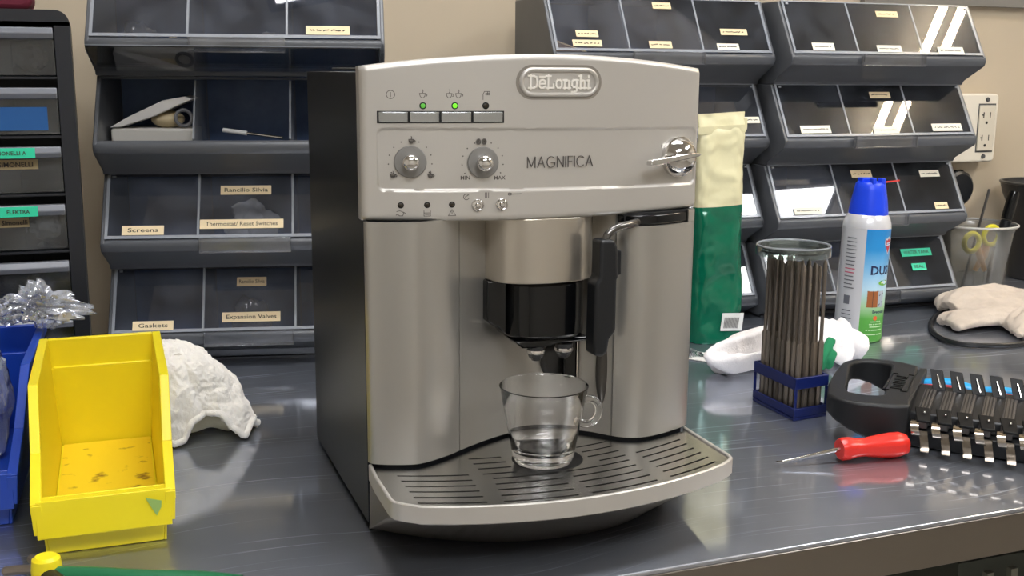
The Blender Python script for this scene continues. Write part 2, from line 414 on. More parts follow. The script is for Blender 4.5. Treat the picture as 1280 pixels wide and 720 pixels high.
PROF = [(-.1425, -.002), (-.1405, -.0075), (-.132, -.0128), (-.1207, -.0172), (-.110, -.0200), (-.1022, -.0192), (-.0945, -.0165), (-.0873, -.0130), (-.0766, -.0075),
        (-.0666, -.0008), (-.056, .006), (-.045, .0124), (-.036, .0172), (-.0277, .0213), (-.015, .0268), (-.002, .0310), (.008, .0322), (.018, .0305), (.026, .0275), (.0319, .0240), (.040, .0180),
        (.0470, .0115), (.0533, .0055), (.0590, -.0020), (.0640, -.0085), (.0700, -.0145), (.0770, -.0188), (.085, -.0210), (.097, -.0200), (.110, -.0166), (.122, -.0122), (.1325, -.0075), (.1395, -.0025), (.1405, .004)]
def shell(i0, i1, z0, z1, name, gap0=0, gap1=0, th=.0025):
    P = smooth_path([(x, y, 0) for x, y in PROF], 4); a, b = i0*4, i1*4
    Q = [(p[0], p[1]) for p in P[a:b+1]]
    if gap0: Q[0] = (Q[0][0]+gap0, Q[0][1]+(Q[1][1]-Q[0][1])*gap0/max(1e-6, Q[1][0]-Q[0][0]))
    if gap1: Q[-1] = (Q[-1][0]-gap1, Q[-1][1])
    back = []
    for i, q in enumerate(Q):
        t = Vector(Q[min(i+1, len(Q)-1)])-Vector(Q[max(i-1, 0)]); t.normalize(); back.append((q[0]-t.y*th, q[1]+t.x*th))
    return MB().prism(Q+back[::-1], z0, z1).build(name, M_SILVER2, cm, smooth=30)
shell(0, 9, .0585, .2475, 'left_column', gap1=.0005)
shell(9, 24, .0585, .2475, 'centre_shell', gap1=.0006)
shell(24, 33, .0585, .2365, 'right_column', gap0=.0005)
# body, following the shell
body = [(x, y+.0030) for x, y in PROF if -.139 < x < .138]
body = [(-.1422, .000)]+body+[(.1392, .006)]
def rc(cx, cy, rr, a0, a1, n=6): return arc(cx, cy, rr, rr, a0, a1, n)
body[0] = (-.1425, .000); body[-1] = (.1395, .006)
body = body+rc(.1395-.02, .245-.02, .02, 0, 90)+rc(-.1405+.016, .236-.016, .016, 90, 180)
top = [(-.1425, .0145), (.1395, .0145)]+rc(.1395-.02, .245-.02, .02, 0, 90)+rc(-.1405+.016, .236-.016, .016, 90, 180)
MB().prism(body, .007, .2470).prism(top, .2470, .3570).build('body', M_BLACK, cm, smooth=30, weld=False)
MB().prism([(-.12, .03), (.118, .03), (.118, .21), (-.12, .21)], .3588, .3605).build('top_lid', M_BLACK, cm, bevel=.001)
for (x, y) in ((-.12, .03), (.12, .03), (-.12, .21), (.12, .21)):
    MB().lathe([(.011, 0), (.012, .002), (.012, .0068)], (x, y, 0), 20).build('foot', M_BLACK, cm)
# black slot over the right column
mb = MB()
mb.prism([(.0660, -.0085), (.0770, -.0165), (.085, -.0190), (.097, -.0183), (.110, -.0150), (.122, -.0108), (.131, -.006), (.131, .003), (.066, .003)], .2372, .2452)
mb.build('steam_slot', M_BLACKG, cm, bevel=.001)
MB().prism([(.1312, -.0072), (.1395, -.0025), (.1400, .004), (.1312, .003)], .2366, .2465).build('slot_corner', M_SILVER2, cm)

# buttons, lamps, knobs
xs = [-.1306, -.1083, -.0855, -.0616, -.0375]
mb = MB()
def patch(mb, x0, x1, z0, z1, h0, h1, n=6, T=None):
    vs = []
    T = T or ON(0, 0)
    for i in range(n+1):
        x = x0+(x1-x0)*i/n
        vs += [T(x, z0, h0), T(x, z1, h0), T(x, z0, h1), T(x, z1, h1)]
    fs = []
    for i in range(n):
        a, b = 4*i, 4*i+4
        fs += [(a+2, b+2, b+3, a+3), (a, a+1, b+1, b), (a, b, b+2, a+2), (a+1, a+3, b+3, b+1)]
    fs += [(0, 2, 3, 1), (4*n, 4*n+1, 4*n+3, 4*n+2)]
    mb.add(vs, fs)
patch(mb, xs[0]-.0006, xs[4]+.0006, .3201, .3292, -.001, .0002, 16); mb.build('button_surround', M_DARK, cm, smooth=0)
M_BTN = mat('brushed chrome button', 'a9abac', .16, .95)
for a, b in zip(xs[:-1], xs[1:]):
    mb = MB(); patch(mb, a+.0007, b-.0007, .3208, .3285, 0, .0016, 4); mb.build('button', M_BTN, cm, bevel=.0006, seg=2)
def lamp(x, z, rr, m, name='indicator_lamp'):
    T = ON(x, z)
    mb = MB(); mb.lathe([(rr*1.25, -.001), (rr*1.25, .0002), (rr, .0003)], n=20, T=lambda a, b, c: T(a, b, c), mi=0)
    mb.ball((0, 0, 0), (rr, rr, .0006), 14, mi=1, T=lambda a, b, c: T(a, b, c))
    mb.build(name, [M_DARK, m], cm)
lamp(-.098, .333, .0021, M_LEDDIM); lamp(-.0745, .333, .0021, M_LEDON); lamp(-.0512, .333, .0021, M_LEDOFF)
for x in (-.1149, -.0955, -.0769): lamp(x, .2592, .0019, M_LEDOFF, 'warning_lamp')
for x in (-.0572, -.0384):
    T = ON(x, .2584); mb = MB()
    mb.lathe([(.0048, -.001), (.0050, .0006), (.0046, .0016), (.0038, .0022), (.0034, .0012), (.0022, .0014), (.0016, .003), (0, .0034)], n=24, T=T)
    mb.build('small_button', M_CHROME, cm)
M_DIAL = mat('grey dial ring', '84827f', .4, .3)
for x, z in ((-.1075, .2916), (-.0530, .2905)):
    T = ON(x, z); mb = MB()
    mb.lathe([(.0118, -.002), (.0120, .0002), (.0114, .0009), (.0075, .0012), (0, .0012)], n=40, T=T); dl = mb.build('dial', M_DIAL, cm)
    mb = MB(); mb.lathe([(.0050, .0008), (.0052, .0030), (.0061, .0048), (.0063, .0068), (.0058, .0088), (.0044, .0104), (.0022, .0113), (0, .0115)], n=28, T=T)
    mb.build('knob', M_CHROME, dl)
    mb = MB()
    for k in range(11):
        a = math.radians(-30+240*k/10); 
        if abs(k-5) < .5: continue
        mb.lathe([(.0005, -.0002), (.0005, .0003)], (.0160*math.cos(a), .0160*math.sin(a), -.0014), 8, T=T)
    mb.build('scale_dots', M_ICON, cm)
# printed icons
def cup_icon(s=1, fillc=0):
    L = [[(-.5*s, .35*s), (-.4*s, -.1*s), (-.2*s, -.4*s), (.2*s, -.4*s), (.4*s, -.1*s), (.5*s, .35*s), (-.5*s, .35*s)], arc(.58*s, .05*s, .22*s, .2*s, 90, -90, 6), arc(0, .75*s, .12*s, .25*s, -90, 90, 5)]
    if fillc: L += [[(-.42*s, .0), (.42*s, .0)], [(-.38*s, -.15*s), (.38*s, -.15*s)], [(-.25*s, -.3*s), (.25*s, -.3*s)]]
    if fillc > 1: L += [[(-.45*s, .2*s), (.45*s, .2*s)]]
    return L
w_ = .00045; h_ = .00012
def icon(name, *items):
    mb = MB()
    for lines, w, T, h in items: strokes(mb, lines, w, T, h)
    mb.build(name, M_ICON, cm, smooth=0, weld=False)
icon('power_icon', ([arc(0, 0, .0030, .0030, 0, 360, 20), [(0, -.0016), (0, .0016)]], w_, ON(-.1212, .3411), h_))
icon('cup_icon', (cup_icon(.0042), w_, ON(-.0983, .3405), h_))
icon('two_cups_icon', (cup_icon(.0042), w_, ON(-.0787, .3405), h_), (cup_icon(.0042), w_, ON(-.0718, .3405), h_))
icon('steam_icon', ([[(-.002, -.003), (-.002, .001), (-.001, .003), (.003, .003), (.003, .0005), (0, .0005)], [(.0, .0018), (.003, .0018)], [(.0015, .0005), (.0015, .003)]], w_, ON(-.0512, .3405), h_))
for (x, z, q) in ((-.1067, .3068, 1), (-.1203, .2811, 1), (-.0929, .2809, 2)): icon('strength_icon', (cup_icon(.0036, q), w_, ON(x, z), -.0012))
icon('beans_icon', ([arc(-.0022, 0, .0013, .0018, 0, 360, 10), arc(.0022, 0, .0013, .0018, 0, 360, 10), [(-.0022, -.0015), (-.0022, .0015)], [(.0022, -.0015), (.0022, .0015)]], .0009, ON(-.0542, .3063), -.0012))
icon('water_icon', ([[(-.003, .0015), (-.001, .002), (.001, .0015), (.0022, 0), (.0012, -.0018), (-.001, -.0018), (-.0024, -.0005), (-.0034, -.0012)], [(.002, .001), (.0035, 0)]], w_, ON(-.1149, .2530), h_))
icon('grounds_icon', ([[(-.0024, .002), (-.0024, -.002), (.0024, -.002), (.0024, .002)], [(-.0024, .0004), (.0024, .0004)], [(-.0015, -.0008), (.0015, -.0008)]], w_, ON(-.0955, .2528), h_))
icon('warning_icon', ([[(-.0028, -.002), (0, .0026), (.0028, -.002), (-.0028, -.002)], [(0, .001), (0, -.0008)]], w_, ON(-.0769, .2528), h_))
icon('rinse_icon', ([arc(0, 0, .0022, .0022, 40, 330, 10), [(-.001, 0), (.0012, .0012)]], w_, ON(-.0659, .2648), h_))
icon('steam_lines_icon', ([[(-.001, -.002), (-.001, .002)], [(.0003, -.002), (.0003, .002)], [(.0016, -.002), (.0016, .002)]], w_, ON(-.0504, .2657), h_))
icon('scoop_icon', ([arc(-.003, 0, .0014, .0009, 0, 360, 8), [(-.0016, 0), (.006, 0)]], .0006, ON(-.0290, .2662), h_))
for tx, sz, x0_, z0_ in (('MIN', .0042, -.0665, .2790), ('MAX', .0042, -.0398, .2786), ('II', .003, .1040, .2995), ('I', .003, .1340, .3050)):
    mb = MB(); add_text(mb, tx, sz, lambda a, b, c: ON(x0_, z0_)(a, b, -.0014), bold=.02); mb.build('printed_word', M_ICON, cm, smooth=0, weld=False)
mb = MB()
# MAGNIFICA, thin geometric capitals
gl = {'M': ([[(0, 0), (0, 1), (.45, .1), (.9, 1), (.9, 0)]], .9), 'A': ([[(0, 0), (.42, 1), (.84, 0)], [(.16, .36), (.68, .36)]], .84),
      'G': ([arc(.5, .5, .5, .5, 45, 330, 16)+[(.93, .45), (.5, .45)]], .95), 'N': ([[(0, 0), (0, 1), (.75, 0), (.75, 1)]], .75), 'I': ([[(0, 0), (0, 1)]], .0),
      'F': ([[(0, 0), (0, 1), (.55, 1)], [(0, .52), (.45, .52)]], .5), 'C': ([arc(.5, .5, .5, .5, 45, 315, 16)], .88)}
word = 'MAGNIFICA'; gap = .30; tot = sum(gl[c][1]+gap for c in word)-gap; sx = .0552/tot; x = -.0176
for ch in word:
    for L in gl[ch][0]: strokes(mb, [[(x+p[0]*sx, p[1]*.0082) for p in L]], .00042, ON(0, .2859), -.0012)
    x += (gl[ch][1]+gap)*sx
mb.build('model_lettering', M_ICON, cm, smooth=0, weld=False)
# badge
BX, BZ = .0079, .3504
T = ON(BX, BZ)
def stad(hw, hh, n=14): return arc(hw-hh, 0, hh, hh, -90, 90, n)+arc(-hw+hh, 0, hh, hh, 90, 270, n)
mb = MB(); P = stad(.0315, .0093)
rows = [(.0334, .0112, -.0004), (.0334, .0112, .0002), (.0324, .0102, .0018), (.0312, .0090, .0020), (.0300, .0078, .0012), (.0296, .0074, .0002)]
nn = len(P)
def densify(P, k=3):
    out = []
    for i in range(len(P)):
        a, b = P[i], P[(i+1) % len(P)]; m = 8 if abs(a[0]-b[0]) > .02 else 1
        out += [(a[0]+(b[0]-a[0])*j/m, a[1]+(b[1]-a[1])*j/m) for j in range(m)]
    return out
vs = []; fs = []; K = None
for (a, b, h) in rows:
    Q = densify(stad(a, b)); K = len(Q); vs += [T(p[0], p[1], h) for p in Q]
for j in range(len(rows)-1):
    for i in range(K): fs.append((j*K+i, j*K+(i+1) % K, (j+1)*K+(i+1) % K, (j+1)*K+i))
mb.add(vs, fs); bd = mb.build('badge_frame', M_SILVER, cm, smooth=50)
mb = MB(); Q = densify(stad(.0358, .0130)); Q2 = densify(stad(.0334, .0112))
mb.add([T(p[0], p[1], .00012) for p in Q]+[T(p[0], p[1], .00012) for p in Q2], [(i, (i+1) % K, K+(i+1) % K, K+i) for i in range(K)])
mb.build('badge_groove_shade', mat('shadow groove paint', '8e8880', .5, .5), bd, smooth=0)  # flat ring, coloured darker as the shade of a groove around the badge
D = {}
def serif(x, y, w=.30): return [(x-w/2, y), (x+w/2, y)]
D['D'] = ([[(.16, 0), (.16, 1)], [(0, .06), (.45, .06)], [(0, .94), (.45, .94)], [(.4, .94), (.62, .85), (.68, .6), (.68, .4), (.62, .15), (.4, .06)]], .8)
D['e'] = ([[(.1, .36), (.55, .36), (.55, .55), (.42, .64), (.22, .64), (.1, .52), (.08, .2), (.2, .06), (.42, .06), (.56, .16)], [(.12, .88), (.54, .88)]], .66)
D['L'] = ([[(.16, 0), (.16, 1)], [(0, .94), (.36, .94)], [(0, .06), (.62, .06), (.62, .32)]], .74)
D['o'] = ([[(.22, .06), (.1, .2), (.1, .5), (.22, .64), (.44, .64), (.56, .5), (.56, .2), (.44, .06), (.22, .06)]], .68)
D['n'] = ([[(.14, 0), (.14, .66)], [(0, .64), (.2, .64)], [(.2, .5), (.34, .64), (.48, .58), (.5, .4), (.5, 0)], [(.02, .05), (.27, .05)], [(.4, .05), (.62, .05)]], .68)
D['g'] = ([[(.22, .1), (.1, .24), (.1, .5), (.22, .64), (.46, .64)], [(.5, .66), (.5, -.14), (.38, -.28), (.1, -.26)], [(.5, .2), (.36, .1), (.2, .1)], [(.5, .64), (.64, .64)]], .70)
D['h'] = ([[(.14, 0), (.14, 1)], [(0, .95), (.2, .95)], [(.2, .5), (.34, .64), (.48, .58), (.5, .4), (.5, 0)], [(.02, .05), (.27, .05)], [(.4, .05), (.62, .05)]], .68)
D['i'] = ([[(.16, 0), (.16, .64)], [(.02, .62), (.2, .62)], [(0, .05), (.34, .05)], [(.16, .84), (.16, .96)]], .36)
mb = MB(); word = 'DeLonghi'; tot = sum(D[c][1] for c in word); sx = .0515/tot; x = -.0257
for ch in word:
    for L in D[ch][0]: strokes(mb, [[(x+p[0]*sx, -.0047+p[1]*.0100) for p in L]], .0013, T, .0011)
    x += D[ch][1]*sx
mb.build('badge_letters', mat('pale raised lettering', 'eeeae2', .45, .2), bd, smooth=0, weld=False)
# steam knob
T = ON(.1205, .2905)
mb = MB(); mb.lathe([(.0165, -.002), (.0170, .001), (.0165, .0025), (.0152, .0030), (.0142, .0048), (.0122, .0082), (.0095, .0108), (.006, .0126), (0, .0134)], n=44, T=T)
sk = mb.build('steam_knob', M_CHROME, cm)
mb = MB()
def lever(a, b, c): return T(a, b, c)
P = [(-.0400, -.0062), (-.0360, -.0066), (-.020, -.0042), (-.004, -.0022), (.0080, -.0005), (.0100, .0010), (.0080, .0022), (-.004, .0024), (-.020, .0006), (-.0360, -.0010), (-.0395, -.0018)]
mb.prism([(p[0], p[1]+.0015) for p in P], .0095, .0165, 'z', T=lambda a, b, c: T(a, b, c))
mb.build('lever', M_CHROME, sk, bevel=.0009, seg=3)
mb = MB(); mb.ball((.001, -.0075, .0075), (.007, .0040, .0045), 16, T=T); mb.build('knob_dimple', M_BLACKG, sk)

# brew spout
def ushape(cx, hw, yf, yb, n=18, pw=2.6):
    P = []
    for i in range(n+1):
        a = PI*(1-i/n); c, s = math.cos(a), math.sin(a)
        P.append((cx+hw*math.copysign(abs(c)**(2/pw), c), yb-(yb-yf)*abs(s)**(2/pw)))
    return P
A = ushape(.0050, .0450, -.0205, .022); mb = MB(); mb.prism(A+[(.050, .0345), (-.040, .0345)], .1945, .2462)
mb.build('spout_housing', mat('satin steel housing', 'bdb6ab', .28, .85), cm, bevel=.0008, seg=2, smooth=35)
mb = MB(); mb.prism(ushape(.0085, .0335, -.016, .020, pw=3)+[(.0420, .033), (-.0250, .033)], .1470, .1944)
sp = mb.build('spout', M_BLACKG, cm, bevel=.0035, seg=3, smooth=35)
mb = MB(); mb.prism([(-.0240, .1471), (-.0170, .1410), (.000, .1398), (.012, .1425), (.0400, .1430), (.0400, .1471)], -.011, .018, 'y'); mb.build('spout_base', M_BLACKG, sp, bevel=.0015)
mb = MB(); mb.prism([(-.0420, .1620), (-.0370, .1580), (-.0320, .1560), (-.0255, .1480), (-.0255, .1944), (-.0420, .1944)], .004, .024, 'y'); mb.build('spout_rail', M_BLACKG, sp, bevel=.001)
for x in (-.0030, .0215):
    mb = MB(); mb.lathe([(.0072, .1412), (.0070, .1345), (.0058, .1315), (.0040, .1300), (.0034, .1288), (0, .1280)], (x, -.004, 0), 24)
    mb.build('nozzle', mat('smoky nozzle plastic', '3a3a3c', .08, alpha=.85), sp)
    mb = MB(); mb.lathe([(.0074, .1378), (.0077, .1366), (.0074, .1350)], (x, -.004, 0), 24); mb.build('nozzle_ring', M_CHROME, sp)
# dark round knob and slot behind the spout
mb = MB(); mb.ball((.0275, .0262, .1180), (.0140, .0035, .0165), 24); mb.build('service_recess', mat('charcoal recess', '2a2a2a', .35), cm)
mb = MB(); mb.prism([(.0300, .1030), (.0350, .1010), (.0410, .1010), (.0410, .1440), (.0300, .1440)], .0140, .0200, 'y'); mb.build('service_slot', M_BLACKG, cm, bevel=.001)
mb = MB(); mb.box(.0411, .0419, .0130, .0200, .1010, .1440); mb.build('slot_edge', M_CHROME, cm)
# steam wand
wt = MB(); wt.tube(smooth_path([(.078, -.018, .2400), (.068, -.026, .2395), (.056, -.030, .2385), (.0475, -.0310, .2345), (.0445, -.0310, .2290), (.0440, -.0310, .2150)]), .0032, 14)
wn = wt.build('steam_wand', mat('dull wand tube', '6c6a68', .25, .9), cm)
P = [(.0360, .2300), (.0480, .2300), (.0510, .2240), (.0520, .2000), (.0510, .1980), (.0510, .1570), (.0455, .1500), (.0440, .1400), (.0400, .1360), (.0320, .1380), (.0325, .1960), (.0360, .2000)]
MB().prism(P, -.0400, -.0220, 'y').build('wand_grip', M_BLACK, wn, bevel=.0025, seg=3)
mb = MB(); mb.prism([(.0525, .2000), (.0570, .2010), (.0570, .2200), (.0525, .2220)], -.034, -.024, 'y'); mb.build('grip_tab', M_BLACK, wn, bevel=.0008)
# scooped finger recess beside the right column
mb = MB(); mb.ball((.0590, -.0005, .1150), (.0065, .0045, .0310), 24); mb.build('finger_recess', mat('dark satin scoop', '4e4b48', .3, .7), cm)

# drip tray
OUT = [(-.1425, -.0035), (-.1445, -.0300), (-.1455, -.0780), (-.1440, -.0850), (-.1390, -.0905)]
for i in range(1, 24):
    x = -.1390+(.1300+.1390)*i/24; OUT.append((x, -.1245+1.70*(x+.008)**2))
OUT += [(.1300, -.0900), (.1350, -.0850), (.1368, -.0780), (.1375, -.0400), (.1385, -.0030)]
def offs(P, d):
    out = []
    for i, p in enumerate(P):
        t = Vector(P[min(i+1, len(P)-1)])-Vector(P[max(i-1, 0)]); t.normalize(); out.append((p[0]-t.y*d, p[1]+t.x*d))
    return out
dt = MB()
def strip(rows, close_start=True):
    n = len(rows[0][0]); vs = []; fs = []
    for P, z in rows: vs += [(p[0], p[1], z if not callable(z) else z(p[0], p[1])) for p in P]
    m = len(rows)
    for j in range(m-1):
        for i in range(n-1): fs.append((j*n+i, j*n+i+1, (j+1)*n+i+1, (j+1)*n+i))
    return vs, fs
inn = offs(OUT, .0028)
low = []
for i, p in enumerate(OUT):
    low.append((p[0]*(.985 if p[0] < 0 else .985-.14*(p[0]/.14)), max(p[1]*.70, -.004-.066*(1-min(1, abs(p[0]/.1425))**2.2))))
mid = [(p[0]*.995, p[1]*.92) for p in OUT]
def zl(x, y): return .0020
rows = [(inn, .0470), (inn, .0562), (offs(OUT, .0021), .0570), (offs(OUT, .0007), .0570), (OUT, .0563), (OUT, .0440), (offs(OUT, .0012), .0428), (mid, .0405), (low, .0035), ([(p[0]*.97, p[1]*.5+.002) for p in low], .0025)]
vs, fs = strip(rows[:7]); dt.add(vs, fs)
tray = dt.build('drip_tray', M_SILVER, cm, smooth=40)
lb = MB(); vs, fs = strip(rows[6:]); lb.add(vs, fs); lb.build('tray_base', mat('shaded tray silver', '8b857c', .32, .9), tray, smooth=40)  # shade below the rim put into a darker copy of the silver
# tray pan
pan = [(p[0], p[1]) for p in offs(OUT, .0030)]
MB().prism(pan+[(.136, -.001), (-.140, -.001)], .0440, .0465).build('tray_pan', M_DARK, tray, smooth=0)
MB().prism([(p[0]*.97, p[1]*.5+.002) for p in low], .0026, .0050).build('tray_underside', M_BLACK, tray, smooth=0)
# grille with real slots
back = [(x, y-.0012) for x, y in PROF if -.135 < x < .131]
gout = offs(OUT, .0032)
gout = [p for p in gout if p[1] < -.012]
gr = MB().prism(gout+[(.1340, -.0100)]+back[::-1]+[(-.1390, -.0100)], .0540, .0553).build('grille', M_GRILLE, tray, smooth=0)
cut = MB()
def slotp(x0, x1, o_, wd=.0023):
    P = []
    n = 8
    for i in range(n+1):
        x = x0+(x1-x0)*i/n; P.append((x, o_+1.70*(x+.008)**2))
    Q = [(p[0], p[1]-wd/2) for p in P]+[(p[0], p[1]+wd/2) for p in P][::-1]
    cut.prism(Q, .0500, .0600)
for k in range(6):
    o_ = -.1130+.0115*k
    slotp(-.1270+.0015*(5-k)*0, -.0800+.001*k, o_); slotp(.0690+.001*(5-k)*0, .1190, o_)
for k in range(5):
    o_ = -.1130+.0118*k
    slotp(-.0680+.002*k, -.0120+.001*k, o_); slotp(-.0010, .0560, o_)
for k in range(3, 7):
    o_ = -.1130+.0118*(k+1.9)
    slotp(-.0640, -.0380, o_); slotp(.0280 if k > 3 else .033, .0580, o_)
co = cut.build('cutter', M_DARK, None, smooth=0)
q = gr.modifiers.new('b', 'BOOLEAN'); q.object = co; q.operation = 'DIFFERENCE'; q.solver = 'EXACT'
bake(gr); bpy.data.objects.remove(co)
MB().lathe([(.0285, .0554), (.0280, .0557), (.0260, .0556), (0, .0555)], (-.0045, -.0345, 0), 40).build('drain_well', M_DARK, tray)

# ------------------------------------------------------------------ glass cup
cu = thing('glass_cup', 'small clear glass espresso cup on the drip grille', 'cup', (-.0105, -.0400, .0559))
prof = [(0, .0), (.018, .0), (.0225, .0012), (.0243, .005), (.0262, .016), (.0290, .030), (.0322, .048), (.0345, .0610), (.0350, .0622), (.0343, .0628), (.0333, .0618), (.0308, .047), (.0275, .030), (.0248, .017), (.0215, .0105), (.012, .0088), (0, .0085)]
MB().lathe(prof, (0, 0, 0), 64).build('bowl', M_GLASS, cu, smooth=60)
P = [(.0300+.0005, .0, .046), (.036, 0, .0475), (.043, 0, .0462), (.0475, 0, .0400), (.0468, 0, .0325), (.0415, 0, .0275), (.0345, 0, .0272), (.0292, 0, .030)]
MB().tube(smooth_path(P), .0026, 12, flat=1.25).build('handle', M_GLASS, cu, smooth=60)

# ------------------------------------------------------------------ tilt bin cabinets
LIDY, LIDZ = .0430, .0735
PITCH_Z = .1165
def cabinet(name, label, loc, rz, lean=(0, 0), width=.333, z4=.035, lids=None, openrow=None, handle=1):
    t = thing(name, label, 'storage cabinet', (loc[0], loc[1], 0), rz)
    w = width; c3 = w/3
    MB().prism([(.012, 0), (.16, 0), (.16, z4-.0428), (.042, z4-.0428)] if z4 > .045 else [(.030, .0), (.16, .0), (.16, .003), (.030, .003)], .004, w-.004, 'x').build('base', M_CAB, t)
    for row in range(4):
        z0 = z4+PITCH_Z*(3-row); dx = lean[0]*(z0-z4); dy = lean[1]*(z0-z4)
        def T(x, y, z, dx=dx, dy=dy, z0=z0): return (x+dx, y+dy, z+z0)
        zb = -.0428 if row < 3 else -(z4-.0035)
        mb = MB()
        if row < 3: low = [(.039, -.037), (.0425, zb)]
        else: low = [(.030, max(-.030, zb+.002)), (.032, zb)]
        # front lip and underside
        mb.prism([(0, 0), (-.004, -.003), (-.005, -.008), (-.002, -.0150)]+low+[(.155, zb), (.155, zb+.003), (.046, zb+.003), (.008, -.013), (.004, 0)], 0, w, 'x', T=T)
        mb.prism([(LIDY, LIDZ), (.155, LIDZ), (.155, LIDZ-.003), (LIDY+.004, LIDZ-.004)], 0, w, 'x', T=T)
        mb.box(.0, w, .155, .159, zb, LIDZ, T=T)
        for xx in (0, w-.005):
            mb.prism([(-.001, .001), (-.004, -.003), (-.005, -.008), (-.002, -.0150)]+low+[(.159, zb), (.159, LIDZ), (LIDY-.001, LIDZ)], xx-(.0006 if xx == 0 else -.0006), xx+.005+(.0006 if xx else -.0006), 'x', T=T)
        b = mb.build('bin_row', M_CAB, t, bevel=.0012, seg=2)
        mb = MB(); mb.box(.0052, w-.0052, .1535, .1548, zb+.004, LIDZ-.004, T=T); mb.box(.0052, w-.0052, .047, .1535, zb+.0032, zb+.0042, T=T)
        mb.build('lining', M_CABIN, b, smooth=0)
        for k in (1, 2):
            mb = MB(); mb.prism([(.003, .002), (LIDY+.002, LIDZ-.005), (.150, LIDZ-.005), (.150, zb+.004), (.046, zb+.004)], k*c3-.0011, k*c3+.0011, 'x', T=T)
            mb.build('divider', M_CLEARE, b)
        # lid
        op = (row == openrow)
        if op:
            hy, hz = LIDY+.002, LIDZ-.002; ang = math.radians(24)
            def L(x, s, h, T=T, hy=hy, hz=hz, ang=ang): # s from hinge downwards 0..1
                l = s*.083; return T(x, hy-l*math.cos(ang)+h*math.sin(ang)*.0, hz+l*math.sin(ang)+h)
        else:
            def L(x, s, h, T=T):
                ny, nz = -.863, .505
                return T(x, LIDY*(1-s)+ny*h, LIDZ*(1-s)+nz*h)
        mb = MB(); mb.box(.004, w-.004, .01, .995, .0004, .0018, T=L); mb.build('lid', M_CLEAR, b, smooth=0)
        mb = MB()
        for (a, c, d, e) in ((.004, w-.004, .955, 1.0), (.004, .0075, .01, .955), (w-.0075, w-.004, .01, .955), (.004, w-.004, .0, .02)):
            mb.box(a, c, d, e, .0019, .0027, T=L)
        if not op:
            for k in (1, 2): mb.box(k*c3-.0013, k*c3+.0013, .02, .955, .0019, .0026, T=L)
        mb.build('lid_rim', M_CLEARE, b, smooth=0)
        mb = MB()
        for xx in (.010, w-.012): mb.box(xx, xx+.004, .05, .08, .0027, .004, T=L)
        mb.build('lid_hinge', M_CLEARE, b, smooth=0)
        hx = c3*handle
        mb = MB()
        if not op:
            mb.box(hx+.002, hx+c3-.002, -.0075, -.0060, -.0150, .001, T=T); mb.box(hx+.002, hx+c3-.002, -.012, -.0060, -.0162, -.0148, T=T)
            mb.box(hx+.002, hx+.0035, -.012, -.0075, -.0148, .001, T=T); mb.box(hx+c3-.0035, hx+c3-.002, -.012, -.0075, -.0148, .001, T=T)
            mb.build('handle', M_HANDLE, b, bevel=.0004)
        for (lr, comp, fx, s, lw, lh, txt, mm) in (lids or []):
            if lr != row: continue
            cx = comp*c3+fx*c3
            mb = MB(); hh = lh/.085/2
            mb.box(cx-lw/2, cx+lw/2, s-hh, s+hh, .0029, .0033, T=L)
            if txt:
                def TT(a, b_, c_, cx=cx, s=s, L=L): return L(cx+a, s-b_/.085, .0034)
                if txt == '~':
                    n = int(lw/.0034); xx = -lw*.4
                    while xx < lw*.38:
                        ww = rnd.choice((.0010, .0016, .0022)); strokes(mb, [[(xx, rnd.uniform(-.0007, .0007)), (xx+ww, rnd.uniform(-.0007, .0007))]], .0014, lambda a, b_, c_: TT(a, b_, 0), 0, 1); xx += ww+rnd.choice((.0016, .0019, .0035))
                else: add_text(mb, txt, lh*.62, TT, 1, bold=.01, width=min(lw*.86, len(txt)*lh*.42))
            mb.build('label', [mm, M_INK], b, smooth=0, weld=False)
    return t
MIDL = (.5800-.333*math.cos(.045), .5650+.333*math.sin(.045))
C, Wt, G = M_LABEL, M_LABELW, M_LABELG
cabinet('bin_cabinet', 'grey tilt bin cabinet at the left with one empty open row', (-.3232, .578), math.radians(-12.55), (.0058, -.0812), z4=.0434, openrow=1, lids=[
    (0, 2, .42, .885, .050, .0115, '~', C), 
    (1, 0, .42, .82, .042, .012, '', Wt), (1, 1, .62, .78, .090, .012, '', Wt), (1, 1, .45, .32, .036, .012, '', Wt),
    (2, 0, .43, .88, .048, .0118, 'Screens', C), (2, 1, .50, .28, .060, .0118, 'Rancilio Silvia', C), (2, 1, .46, .80, .098, .0118, 'Thermostat/ Reset Switches', C),
    (3, 0, .47, .90, .048, .0118, 'Gaskets', C), (3, 1, .52, .26, .036, .0118, 'Rancilio Silvia', mat('old tan tape', 'b09a78', .6)), (3, 1, .52, .80, .070, .0125, 'Expansion Valves', C)])
cabinet('bin_cabinet', 'grey tilt bin cabinet behind the coffee machine and the tall coffee bag', MIDL, -.045, (.0107, -.02), lids=[
    (0, 0, .47, .70, .032, .010, '~', C), (0, 0, .45, .87, .042, .010, '~', C), (0, 1, .55, .15, .028, .010, '~', C), (0, 1, .42, .88, .034, .011, '~', C), (0, 2, .48, .62, .042, .010, '~', C), (0, 2, .35, .90, .034, .010, '~', Wt),
    (1, 2, .80, .70, .026, .010, '~', Wt), (1, 0, .4, .8, .04, .01, '~', C), (1, 1, .4, .8, .04, .01, '~', C), (2, 1, .4, .8, .04, .01, '~', C)])
